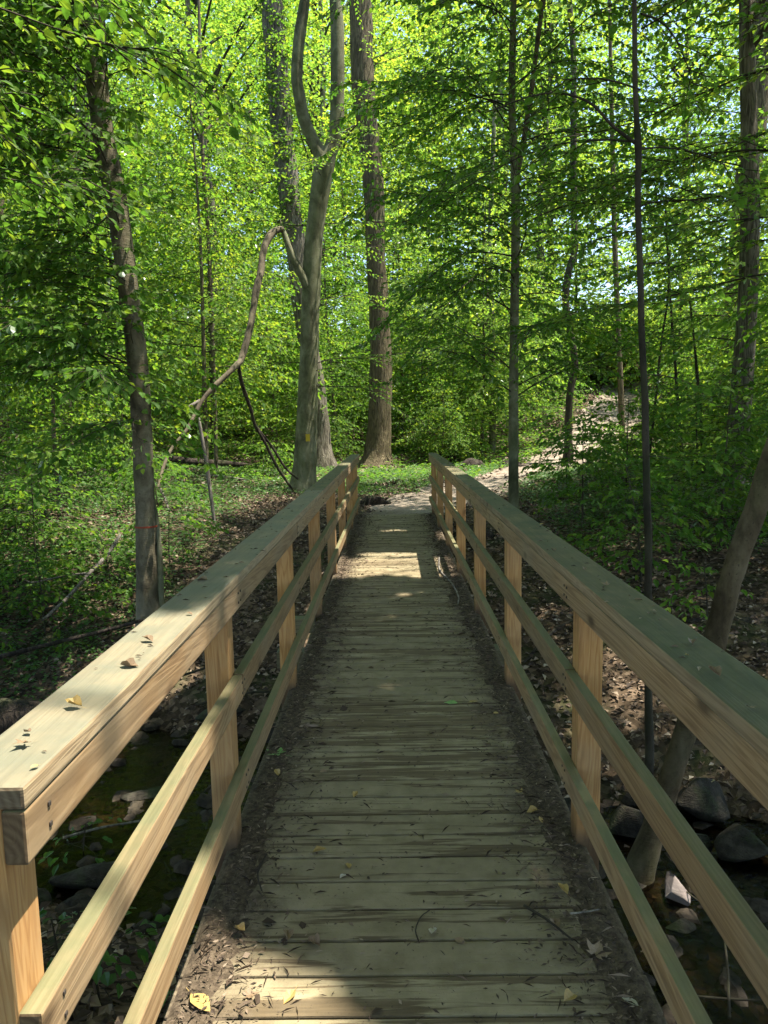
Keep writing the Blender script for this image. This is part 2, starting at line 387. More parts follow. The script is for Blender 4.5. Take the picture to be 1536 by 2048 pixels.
def flat_mat(name, c, rough=0.7):
    mt, n, out = new_mat(name); v = coords(n, (1, 1, 1)); f = noise(n, v, 30, 3)
    r = ramp(n, f, [(0.3, tuple(x * 0.8 for x in c)), (0.7, c)]); finish(n, out, r.outputs[0], rough); return mt
M['blaze'] = flat_mat('yellow_blaze_paint', (0.50, 0.36, 0.03))
M['ribbon'] = flat_mat('orange_flagging', (0.28, 0.05, 0.02))
M['metal'] = flat_mat('screw_metal', (0.05, 0.04, 0.03), 0.6)


# trunk and branch centre lines: (x, y, z, radius) in metres
PATHS = {
    'forked': [(-2.215,17.5,-0.084,0.3947),(-2.167,17.5,0.254,0.3109),(-2.108,17.5,0.974,0.2691),(-2.064,17.5,1.569,0.2511),(-1.975,17.5,2.86,0.2272),(-1.906,17.5,3.899,0.2153),(-1.839,17.5,4.923,0.2153),(-1.752,17.5,5.82,0.2093),(-1.61,17.5,6.704,0.2153),(-1.447,17.5,7.521,0.2392)],
    'fork_r': [(-1.447,17.5,7.521,0.2153),(-1.276,17.5,7.897,0.1674),(-1.145,17.5,8.54,0.1614),(-1.096,17.5,9.918,0.1555),(-1.101,17.5,10.96,0.1435),(-1.112,17.5,12.19,0.1196),(-1.018,17.5,13.988,0.0837)],
    'fork_l': [(-1.447,17.5,7.521,0.2033),(-1.642,17.5,7.906,0.1435),(-1.856,17.5,8.342,0.1375),(-1.956,17.5,8.774,0.1375),(-2.028,17.5,9.308,0.1316),(-1.969,17.5,10.045,0.1316),(-1.818,17.5,10.875,0.1196),(-1.671,17.5,12.001,0.0897),(-1.819,17.5,13.514,0.0538)],
    'stub': [(-1.949,17.3,4.776,0.1537),(-2.12,17.3,5.171,0.1182),(-2.312,17.3,5.619,0.0946),(-2.436,17.3,5.986,0.0768),(-2.496,17.3,6.229,0.0296)],
    'hang': [(-2.469,17.3,6.03,0.0768),(-2.627,17.117,5.922,0.0877),(-2.764,16.933,5.674,0.0926),(-2.835,16.75,5.343,0.0858),(-2.863,16.567,4.93,0.0849),(-2.935,16.383,4.525,0.084),(-2.998,16.2,4.019,0.0775),(-3.081,16.017,3.522,0.0766),(-3.205,15.833,3.032,0.0757),(-3.259,15.65,2.882,0.0695),(-3.451,15.467,2.666,0.0634),(-3.681,15.283,2.413,0.0574),(-3.908,15.1,2.125,0.0464),(-4.051,14.917,1.8,0.0408),(-4.179,14.733,1.501,0.0403),(-4.415,14.55,1.18,0.0348),(-4.524,14.367,0.893,0.0344),(-4.572,14.183,0.61,0.0339),(-4.573,14.0,0.43,0.0239)],
    'hang2': [(-3.249,15.65,2.861,0.0428),(-3.255,15.789,2.661,0.0432),(-3.248,15.928,2.478,0.0435),(-3.19,16.067,2.193,0.0439),(-3.13,16.206,1.924,0.0388),(-3.081,16.344,1.593,0.0391),(-2.897,16.483,1.197,0.0338),(-2.689,16.622,0.677,0.0341),(-2.461,16.761,0.26,0.0286),(-2.314,16.9,0.012,0.0231)],
    'hang3': [(-3.08,16.34,1.593,0.0335),(-2.946,16.48,1.366,0.0338),(-2.754,16.62,1.077,0.0284),(-2.506,16.76,0.608,0.0286),(-2.233,16.9,0.326,0.0231)],
    'hang4': [(-4.534,14.0,0.429,0.0239),(-4.267,13.55,0.135,0.0231),(-4.055,13.1,-0.185,0.0179),(-3.821,12.65,-0.482,0.0173),(-3.576,12.2,-0.582,0.0125)],
    'vine': [(-2.295,24.0,-0.06,0.5084),(-2.37,24.0,0.732,0.3936),(-2.379,24.0,1.549,0.3444),(-2.53,24.0,3.005,0.3116),(-2.739,24.0,4.599,0.3116),(-2.891,24.0,5.855,0.3116),(-2.998,24.0,7.401,0.3116),(-3.114,24.0,8.62,0.328),(-3.25,24.0,10.123,0.3444),(-3.321,24.0,11.6,0.3444),(-3.391,24.0,13.054,0.3444),(-3.444,24.0,14.486,0.328),(-3.47,24.0,16.59,0.2952),(-3.457,24.0,19.99,0.2132)],
    'centre': [(-0.567,26.0,-0.091,0.7462),(-0.54,26.0,0.355,0.5153),(-0.492,26.0,0.975,0.4442),(-0.428,26.0,2.38,0.4087),(-0.376,26.0,4.11,0.3731),(-0.412,26.0,5.814,0.3376),(-0.481,26.0,7.492,0.3376),(-0.498,26.0,9.141,0.3376),(-0.582,26.0,10.765,0.3554),(-0.74,26.0,12.048,0.3731),(-0.808,26.0,13.47,0.3909),(-0.813,26.0,14.716,0.3909),(-0.825,26.0,17.01,0.3376),(-0.867,26.0,20.719,0.2487)],
    'left': [(-2.917,8.3,-0.639,0.1588),(-2.915,8.3,-0.411,0.1418),(-2.908,8.3,0.005,0.1305),(-2.886,8.3,0.475,0.1219),(-2.878,8.3,0.996,0.1219),(-2.87,8.3,1.509,0.1191),(-2.862,8.3,2.014,0.1191),(-2.88,8.3,2.457,0.1191),(-2.909,8.3,2.895,0.1191),(-2.938,8.3,3.327,0.1191),(-2.966,8.3,3.754,0.1219),(-3.001,8.3,4.071,0.1248),(-3.054,8.3,4.437,0.1248),(-3.101,8.3,4.798,0.1219),(-3.118,8.3,5.105,0.1191),(-3.122,8.3,5.458,0.1191),(-3.114,8.3,5.807,0.1191),(-3.115,8.3,6.104,0.1191),(-3.097,8.3,6.833,0.1021),(-2.964,8.3,8.008,0.0737)],
    'slim': [(2.056,12.5,-0.121,0.1025),(2.046,12.5,0.399,0.0897),(2.043,12.5,1.51,0.0854),(2.048,12.5,2.761,0.0769),(2.062,12.5,3.901,0.0726),(2.069,12.5,4.541,0.0726),(2.067,12.5,5.33,0.0726),(2.032,12.5,5.953,0.0641),(2.006,12.5,6.719,0.0598),(2.013,12.5,7.473,0.0555),(2.027,12.5,8.215,0.0513),(2.047,12.5,9.665,0.0384),(2.012,12.5,11.073,0.0214)],
    'slim_b': [(2.066,12.5,5.447,0.0427),(2.17,12.5,5.949,0.0427),(2.296,12.5,6.712,0.0427),(2.358,12.5,7.165,0.0384),(2.434,12.5,7.761,0.0384),(2.487,12.5,8.204,0.0342),(2.535,12.5,9.078,0.0214)],
    'curvy': [(6.214,26.0,0.228,0.1954),(6.225,26.0,0.847,0.1421),(6.215,26.0,1.726,0.1244),(6.275,26.0,2.596,0.1244),(6.421,26.0,3.457,0.1244),(6.326,26.0,4.145,0.1244),(6.159,26.0,5.0,0.1244),(6.063,26.0,5.846,0.1244),(6.174,26.0,6.682,0.1244),(6.355,26.0,7.343,0.1244),(6.323,26.0,8.497,0.1155),(6.28,26.0,10.606,0.1155),(6.26,26.0,12.199,0.1066),(6.224,26.0,13.767,0.0977),(6.09,26.0,15.314,0.0888),(5.998,26.0,17.586,0.0711)],
    'thin': [(1.965,5.5,-1.093,0.0357),(1.944,5.5,-0.599,0.0319),(1.92,5.5,0.203,0.0301),(1.915,5.5,0.593,0.0301),(1.894,5.5,0.977,0.0282),(1.877,5.5,1.355,0.0263),(1.86,5.5,1.726,0.0263),(1.833,5.5,2.092,0.0244),(1.813,5.5,2.451,0.0244),(1.794,5.5,2.805,0.0226),(1.775,5.5,3.152,0.0226),(1.773,5.5,3.427,0.0226),(1.767,5.5,3.529,0.0282),(1.751,5.5,3.731,0.0188),(1.735,5.5,3.998,0.0188),(1.72,5.5,4.49,0.0169),(1.695,5.5,5.128,0.0132),(1.665,5.5,5.898,0.0075)],
    'lean': [(1.513,4.4,-1.37,0.0962),(1.583,4.4,-1.095,0.0782),(1.671,4.4,-0.79,0.0692),(1.762,4.4,-0.458,0.0677),(1.855,4.4,-0.131,0.0662),(1.938,4.4,0.158,0.0662),(2.003,4.4,0.474,0.0662),(2.069,4.4,0.723,0.0646),(2.136,4.4,0.938,0.0646),(2.214,4.4,1.21,0.0631),(2.33,4.4,1.596,0.0616),(2.495,4.4,2.116,0.0571),(2.64,4.4,2.621,0.0511)],
    'thick': [(10.87,24.0,-0.009,0.574),(10.926,24.0,0.643,0.4592),(10.984,24.0,2.096,0.4264),(11.05,24.0,3.685,0.41),(11.084,24.0,5.249,0.3936),(11.129,24.0,6.481,0.3854),(11.193,24.0,7.998,0.3772),(11.305,24.0,9.786,0.3608),(11.476,24.0,11.539,0.3444),(11.584,24.0,13.26,0.328),(11.709,24.0,15.505,0.2952),(11.774,24.0,18.907,0.2296)],
    'bgl1': [(-13.114,33.0,1.451,0.5863),(-13.051,33.0,2.39,0.4961),(-12.977,33.0,4.163,0.4285),(-13.001,33.0,6.131,0.4059),(-13.114,33.0,8.073,0.3834),(-13.151,33.0,10.406,0.3608),(-13.109,33.0,13.518,0.3383),(-12.997,33.0,17.553,0.3044),(-12.793,33.0,23.372,0.2481)],
    'bgl2': [(-13.968,26.0,1.41,0.2665),(-13.737,26.0,3.516,0.231),(-13.543,26.0,5.41,0.2132),(-13.471,26.0,7.104,0.2132),(-13.397,26.0,9.43,0.2043),(-13.242,26.0,12.662,0.1777),(-13.01,26.0,17.323,0.1421)],
    'pole': [(-5.361,22.0,0.593,0.0601),(-5.321,22.0,2.061,0.0601),(-5.311,22.0,3.826,0.0677),(-5.286,22.0,5.27,0.0677),(-5.285,22.0,7.393,0.0601),(-5.327,22.0,9.467,0.0526),(-5.264,22.0,12.152,0.0451),(-5.202,22.0,14.755,0.0301)],
    'dead': [(-3.166,12.6,-0.378,0.0301),(-3.168,12.6,-0.041,0.0301),(-3.212,12.6,0.487,0.0344),(-3.256,12.6,1.01,0.0344),(-3.3,12.6,1.355,0.0301),(-3.33,12.6,1.613,0.0258),(-3.341,12.6,1.742,0.0172)],
    'r1': [(9.396,30.0,0.281,0.164),(9.326,30.0,1.703,0.123),(9.228,30.0,3.507,0.1128),(9.109,30.0,5.481,0.1025),(8.936,30.0,8.191,0.1025),(8.766,30.0,11.957,0.0923),(8.585,30.0,16.498,0.0718),(8.411,30.0,20.866,0.041)],
    'r2': [(6.332,16.0,0.27,0.0383),(6.264,16.0,1.09,0.0328),(6.162,16.0,1.953,0.0328),(6.083,16.0,2.805,0.0273),(5.968,16.0,3.855,0.0273),(5.859,16.0,5.091,0.0219),(5.778,16.0,6.104,0.0164)],
    'r3': [(6.794,16.0,0.152,0.0437),(6.737,16.0,0.864,0.0383),(6.683,16.0,1.514,0.0328),(6.579,16.0,2.372,0.0328),(6.504,16.0,3.007,0.0273),(6.364,16.0,4.054,0.0219)],
    'r4': [(5.247,15.0,0.879,0.0256),(5.309,15.0,1.639,0.0256),(5.361,15.0,2.339,0.0256),(5.413,15.0,3.032,0.0205),(5.518,15.0,3.91,0.0205),(5.54,15.0,4.872,0.0154)],
    'palelog': [(14.08,35.0,6.625,0.0837),(14.699,35.0,5.473,0.0837),(15.439,35.0,4.309,0.0837),(16.181,35.0,3.253,0.0837),(16.928,35.0,2.189,0.0718)],
    'snag': [(4.087,30.0,4.405,0.123),(4.03,30.0,6.368,0.1128),(3.993,30.0,8.299,0.1025),(4.075,30.0,11.135,0.0923),(4.195,30.0,13.902,0.0718)],
    'fallen': [(-3.92,10.2,0.08,0.0209),(-3.895,9.833,-0.037,0.0269),(-3.894,9.467,-0.141,0.0291),(-3.95,9.1,-0.265,0.0249),(-3.96,8.733,-0.375,0.0239),(-3.986,8.367,-0.47,0.02),(-4.024,8.0,-0.55,0.0164)],
    'fallen2': [(-3.992,9.2,-0.259,0.0126),(-4.31,9.25,-0.304,0.0126),(-4.6,9.3,-0.363,0.0127),(-4.792,9.35,-0.404,0.0096),(-4.947,9.4,-0.366,0.0064)],
}

# ------------------------------------------------------------------ terrain
PROF_Y = np.array([-30, -6, 0.55, 1.2, 2.2, 3.0, 3.5, 5.8, 6.5, 8.2, 10, 12.0, 13, 15, 20, 26, 34, 50, 80, 120, 200], float)
PROF_Z = np.array([0.2, -0.03, -0.05, -0.32, -0.72, -1.18, -1.42, -1.42, -1.08, -0.66, -0.40, -0.16, -0.06, -0.03, 0.0, 0.03, 0.5, 3.2, 9.0, 15, 22], float)
def ground_z(x, y):
    x = np.asarray(x, float); y = np.asarray(y, float)
    fade = np.clip((13 - y) / 5, 0, 1) * np.clip((y + 2) / 2.5, 0, 1)
    yy = y - np.clip(-0.35 * x, -1.6, 1.6) * fade
    z = np.interp(yy, PROF_Y, PROF_Z)
    far = np.clip((y - 6) / 8, 0, 1)
    z = z + 0.10 * np.clip(-x - 3.5, 0, 16) * far                       # the bank on the left climbs
    z = z + 0.40 * np.exp(-((x - 5.6) / 2.2) ** 2 - ((y - 17.5) / 3.0) ** 2)   # the planted mound
    z = z + 0.115 * np.clip(y - 28, 0, 30) * np.clip((x - 3) / 5, 0, 1)   # the slope the path climbs
    z = z + 0.05 * np.clip(x - 3, 0, 12) * np.clip(1 - np.abs(y - 8) / 6, 0, 1)
    nb = np.clip((np.abs(x) - 0.75) / 0.8, 0, 1) + np.clip((y - 14) / 4, 0, 1)
    nb = np.clip(nb, 0, 1)
    z = z + nb * (0.09 * fbm(x * 0.9, y * 0.9, 3) + 0.035 * fbm(x * 4, y * 4, 9, 2))
    return z
gx = np.sinh(np.linspace(-1, 1, 330) * 3.6) / math.sinh(3.6) * 120
ty = np.linspace(0, 1, 420)
gy = -14 + 30 * ty + 144 * ty ** 4.2
GX, GY = np.meshgrid(gx, gy)
GZ = ground_z(GX, GY)
nxg, nyg = len(gx), len(gy)
idx = np.arange(nxg * nyg).reshape(nyg, nxg)
quads = np.stack([idx[:-1, :-1], idx[:-1, 1:], idx[1:, 1:], idx[1:, :-1]], -1).reshape(-1, 4)
gm = np_mesh('ground', np.stack([GX, GY, GZ], -1).reshape(-1, 3), quads, smooth=True)
tag(link('ground', gm, M['ground']), kind='structure')

# the stream: gravel bed sheet and water sheet
def sheet(name, mat, z, x0, x1, hw, n=80, mseg=10, rag=0.0):
    V = []; Fq = []
    for i in range(n + 1):
        x = x0 + (x1 - x0) * i / n
        c = 4.65 + float(np.clip(-0.35 * x, -1.6, 1.6))
        for j in range(mseg + 1):
            y = c - hw + 2 * hw * j / mseg
            V.append((x, y, z + rag * float(vnoise(x * 6, y * 6, 5))))
    for i in range(n):
        for j in range(mseg):
            a = i * (mseg + 1) + j; Fq.append((a, a + mseg + 1, a + mseg + 2, a + 1))
    me = np_mesh(name, np.array(V), np.array(Fq), smooth=True)
    return tag(link(name, me, mat), kind='structure')
sheet('stream_bed', M['bed'], -1.400, -9, 9, 1.25, 160, 24, 0.035)
sheet('stream_water', M['water'], -1.345, -9, 9, 1.45)

# the path beyond the bridge
PC = [(0.15, 12.75), (0.35, 13.8), (0.95, 15.4), (1.9, 17.2), (3.1, 19.4), (4.3, 22.0), (5.8, 25.0), (7.2, 28.0), (8.6, 31), (10.2, 34.5), (12.0, 38), (14.5, 43)]
def path_sheet():
    V = []; Fq = []; pts = []
    for k in range(len(PC) - 1):
        a = Vector(PC[k]); b = Vector(PC[k + 1])
        for s in range(8): pts.append(a.lerp(b, s / 8))
    n = 12
    for i, p in enumerate(pts):
        d = (pts[min(i + 1, len(pts) - 1)] - pts[max(i - 1, 0)]).normalized(); q = Vector((d.y, -d.x))
        wd = 0.66 + 0.13 * min(i / 4, 9)
        wl = wd * (1 + 0.3 * nz(i * 0.35, 1.0)); wr = wd * (1 + 0.3 * nz(i * 0.35, 9.0))
        for j in range(n + 1):
            t = j / n; o = -wl + (wl + wr) * t
            x, y = p.x + q.x * o, p.y + q.y * o
            edge = min(t, 1 - t) * n
            V.append((x, y, float(ground_z(x, y)) + (0.03 if 0.9 < edge else -0.03)))
    for i in range(len(pts) - 1):
        for j in range(n):
            a = i * (n + 1) + j; Fq.append((a, a + 1, a + n + 2, a + n + 1))
    return np_mesh('path', np.array(V), np.array(Fq), smooth=True)
tag(link('path', path_sheet(), M['path']), kind='structure')

# ------------------------------------------------------------------ bridge
def box_mesh(name, sx, sy, sz, bev=0.004, wob=0.0, segy=1):
    bm = bmesh.new(); bmesh.ops.create_cube(bm, size=1.0)
    for v in bm.verts: v.co = Vector((v.co.x * sx, v.co.y * sy, v.co.z * sz))
    if segy > 1:
        ed = [e for e in bm.edges if abs(e.verts[0].co.y - e.verts[1].co.y) > sy * 0.5]
        bmesh.ops.subdivide_edges(bm, edges=ed, cuts=segy - 1, use_grid_fill=True)
        for v in bm.verts:
            v.co.x += wob * nz(v.co.y * 0.9, 3.1, sx); v.co.z += wob * nz(v.co.y * 0.9, 8.7, sy)
    if bev: bmesh.ops.bevel(bm, geom=[e for e in bm.edges if e.calc_face_angle(0) > 0.5], offset=bev, segments=2, affect='EDGES', profile=0.6)
    me = bpy.data.meshes.new(name); bm.to_mesh(me); bm.free()
    return me
bridge = thing('footbridge', 'narrow wooden plank footbridge with two rows of post and rail handrails crossing the stream', 'footbridge')
pl_me = [box_mesh('plank%d' % k, 1.36, 0.1355 + 0.002 * k, 0.038, 0.006) for k in range(3)]
for me in pl_me: me.materials.append(M['plank'])
PITCH = 0.1465
npl = int((12.68 - 0.62) / PITCH)
for k in range(npl):
    y = 0.62 + PITCH * (k + 0.5)
    o = link('plank', pl_me[k % 3], None, bridge, (0.004 * nz(k * 1.7, 0.3), y, -0.019 + 0.0025 * nz(k * 2.3, 4.0)),
             (0.006 * nz(k * 3.1, 7.0), 0, 0.003 * nz(k * 1.3, 2.0) + (math.pi if k % 2 else 0)))
# stringers and cross beams
st_me = box_mesh('stringer', 0.089, 12.0, 0.24, 0.004); st_me.materials.append(M['board'])
for x in (-0.58, 0.0, 0.58): link('stringer', st_me, None, bridge, (x, 6.65, -0.162))
for y, xl, xr in ((1.3, -0.95, 0.95), (5.93, -1.02, 0.95), (11.9, -0.9, 0.9)):
    me = box_mesh('cross_beam', xr - xl, 0.14, 0.14, 0.005); me.materials.append(M['beam'])
    link('cross_beam', me, None, bridge, ((xl + xr) / 2, y, -0.353))
# the beam stub that shows beside the fourth left post
me = box_mesh('beam_end', 0.30, 0.10, 0.12, 0.005); me.materials.append(M['beam'])
link('beam_end', me, None, bridge, (-0.83, 5.80, -0.03))
me = box_mesh('screw_head', 0.009, 0.009, 0.003, 0.002); me.materials.append(M['metal']); screw_me = me
POST_Y = [1.096, 2.62, 4.295, 5.955, 7.615, 9.265, 10.925, 12.545]
post_me = box_mesh('post', 0.089, 0.089, 1.44, 0.006)
for v in post_me.vertices: v.co.z += 0.30
post_me.materials.append(M['post'])
for sx in (-1, 1):
    for k, y in enumerate(POST_Y):
        link('post', post_me, None, bridge, (sx * 0.6835, y, 0.0), (0.004 * nz(k, sx), 0.004 * nz(k, sx + 5), (0, math.pi / 2, math.pi, -math.pi / 2)[(k + (sx > 0)) % 4]))
def rail(name, mat, X, Z, sx, sz, cuts, y0, y1, bev=0.005):
    ys = [y0] + cuts + [y1]
    for s in (-1, 1):
        for k in range(len(ys) - 1):
            L = ys[k + 1] - ys[k] - 0.003
            me = box_mesh(name, sx, L, sz, bev, 0.0018, max(2, int(L / 0.4)))
            me.materials.append(M['cap_sunlit'] if (name == 'cap_rail' and s < 0 and k == 0) else mat)
            link(name, me, None, bridge, (s * X, (ys[k] + ys[k + 1]) / 2, Z))
rail('top_rail', M['board'], 0.620, 0.9725, 0.038, 0.089, [4.295, 7.615, 10.925], 1.045, 12.62)
rail('middle_rail', M['board'], 0.619, 0.6315, 0.038, 0.089, [2.62, 5.955, 9.265], 1.045, 12.60)
rail('bottom_rail', M['board'], 0.619, 0.2665, 0.038, 0.089, [5.955, 9.265], 1.045, 12.60)
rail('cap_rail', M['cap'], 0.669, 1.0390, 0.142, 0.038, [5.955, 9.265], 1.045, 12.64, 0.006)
sc = []
for s in (-1, 1):
    for y in POST_Y:
        for z in (0.99, 0.955, 0.65, 0.61, 0.29, 0.24):
            for dy in ((0.025,) if y < 2 else (-0.018, 0.02)):
                sc.append((s * 0.5985, y + dy, z + 0.006 * dy))
for p in sc[:200]:
    o = link('screw_head', screw_me, None, bridge, p, (0, math.pi / 2, 0))

# soil and leaf mould drifted against both edges of the deck
def drift(side):
    V = []; Fq = []; n, mseg = 300, 12
    for i in range(n + 1):
        y = 0.7 + 11.9 * i / n
        wd = 0.15 + 0.10 * nz(y * 0.7, side * 5.0) + 0.05 * nz(y * 2.2, side * 2.0) + 0.03 * nz(y * 9, side)
        wd *= (1.15 if side > 0 else 1.0) * (1.0 - 0.25 * max(0, (y - 8) / 5))
        for j in range(mseg + 1):
            t = j / mseg; x = side * (0.665 - wd * t * 1.0)
            h = 0.016 * (1 - t) ** 1.3 * (0.75 + 0.6 * nz(x * 14, y * 14, 2)) + 0.004 * nz(x * 45, y * 45, 7) - 0.004 * t + 0.001
            if j == 0: h *= 0.3
            V.append((x, y, h))
    for i in range(n):
        for j in range(mseg):
            a = i * (mseg + 1) + j
            Fq.append((a, a + 1, a + mseg + 2, a + mseg + 1) if side > 0 else (a, a + mseg + 1, a + mseg + 2, a + 1))
    return np.array(V), np.array(Fq)
Va, Fa = drift(-1); Vb, Fb = drift(1)
me = np_mesh('soil_drift', np.vstack([Va, Vb]), np.vstack([Fa, Fb + len(Va)]), smooth=True)
tag(link('soil_drift', me, M['soil']), kind='stuff')

# ------------------------------------------------------------------ leaf building
def unit(v): return v / np.maximum(np.linalg.norm(v, axis=-1, keepdims=True), 1e-9)
def leaf_geo(P, D, Nn, size, aspect=0.55, fine=False, curl=0.15):
    """P base, D direction, Nn face normal, size length"""
    n = len(P); D = unit(D); Sd = unit(np.cross(D, Nn)); Nn = np.cross(Sd, D)
    L = size[:, None]
    W = L * (aspect if np.isscalar(aspect) else aspect[:, None]) * 0.5
    if not fine:
        q = [P, P + D * L * 0.45 + Sd * W + Nn * L * curl, P + D * L - Nn * L * 0.05, P + D * L * 0.45 - Sd * W + Nn * L * curl]
        V = np.stack(q, 1).reshape(-1, 3); b = (np.arange(n) * 4)[:, None]
        Fc = np.concatenate([b + np.array([[0, 1, 2]]), b + np.array([[0, 2, 3]])], 0)
        return V, Fc, 4
    q = [P, P + D * L * 0.3 + Sd * W * 0.92 + Nn * L * curl, P + D * L * 0.65 + Sd * W * 0.8 + Nn * L * curl * 0.9,
         P + D * L * 1.0 - Nn * L * 0.10, P + D * L * 0.65 - Sd * W * 0.8 + Nn * L * curl * 0.9, P + D * L * 0.3 - Sd * W * 0.92 + Nn * L * curl,
         P + D * L * 0.45]
    V = np.stack(q, 1).reshape(-1, 3); b = (np.arange(n) * 7)[:, None]
    Fc = np.concatenate([b + np.array([[a]]) [0] for a in ([0, 1, 6], [1, 2, 6], [2, 3, 6], [3, 4, 6], [4, 5, 6], [5, 0, 6])], 0)
    return V, Fc, 7
def leaf_mesh(name, P, D, Nn, size, aspect=0.55, fine=False, curl=0.12, tint=None):
    V, Fc, k = leaf_geo(P, D, Nn, size, aspect, fine, curl)
    if tint is None: tint = rng.random(len(P))
    return np_mesh(name, V, Fc, tint=np.repeat(tint, k))
def tube(path, radii, sides=8, close=True, rough=0.0, seed=0.0, flare=None):
    """path (n,3), returns V, quads"""
    path = np.asarray(path, float); n = len(path)
    T = unit(np.gradient(path, axis=0))
    ref = np.array([0.0, 1.0, 0.0]) if abs(T[:, 1]).mean() < 0.8 else np.array([1.0, 0.0, 0.0])
    A = unit(np.cross(T, ref)); B = np.cross(T, A)
    ang = np.arange(sides) * 2 * math.pi / sides
    r = np.asarray(radii, float)[:, None] * np.ones((1, sides))
    if rough > 0:
        s = np.arange(n)[:, None] * 0.7 + seed
        r = r * (1 + rough * vnoise(np.cos(ang)[None, :] * 1.6 + seed, s + np.sin(ang)[None, :] * 1.6, 4))
    if flare is not None:
        z = path[:, 2][:, None]; k = np.clip(1 - (z - path[0, 2]) / flare[0], 0, 1) ** 2
        r = r * (1 + flare[1] * k * (0.5 + 0.5 * np.cos(ang[None, :] * flare[2] + seed)))
    V = path[:, None, :] + r[..., None] * (np.cos(ang)[None, :, None] * A[:, None, :] + np.sin(ang)[None, :, None] * B[:, None, :])
    V = V.reshape(-1, 3)
    i = np.arange(n - 1)[:, None] * sides; j = np.arange(sides)[None, :]; j2 = (j + 1) % sides
    Q = np.stack([i + j, i + j2, i + sides + j2, i + sides + j], -1).reshape(-1, 4)
    return V, Q
def smooth_path(pts, sub=4):
    """Catmull-Rom through (x,y,z,r)"""
    P = np.array(pts, float); P = np.vstack([2 * P[0] - P[1], P, 2 * P[-1] - P[-2]]); out = []
    for k in range(1, len(P) - 2):
        for s in range(sub):
            t = s / sub
            out.append(0.5 * ((2 * P[k]) + (-P[k - 1] + P[k + 1]) * t + (2 * P[k - 1] - 5 * P[k] + 4 * P[k + 1] - P[k + 2]) * t * t + (-P[k - 1] + 3 * P[k] - 3 * P[k + 1] + P[k + 2]) * t ** 3))
    out.append(P[-2]); o = np.array(out); o[:, 3] = np.maximum(o[:, 3], 0.002)
    return o
def tube_mesh(name, lst, sides=10, rough=0.06, sub=4, flare=None):
    """lst: list of (x,y,z,r) paths joined into one mesh"""
    VV = []; QQ = []; b = 0
    for k, p in enumerate(lst):
        o = smooth_path(p, sub)
        V, Q = tube(o[:, :3], o[:, 3], sides, rough=rough, seed=k * 3.3 + o[0, 0], flare=flare)
        VV.append(V); QQ.append(Q + b); b += len(V)
    return np_mesh(name, np.vstack(VV), np.vstack(QQ), smooth=True)
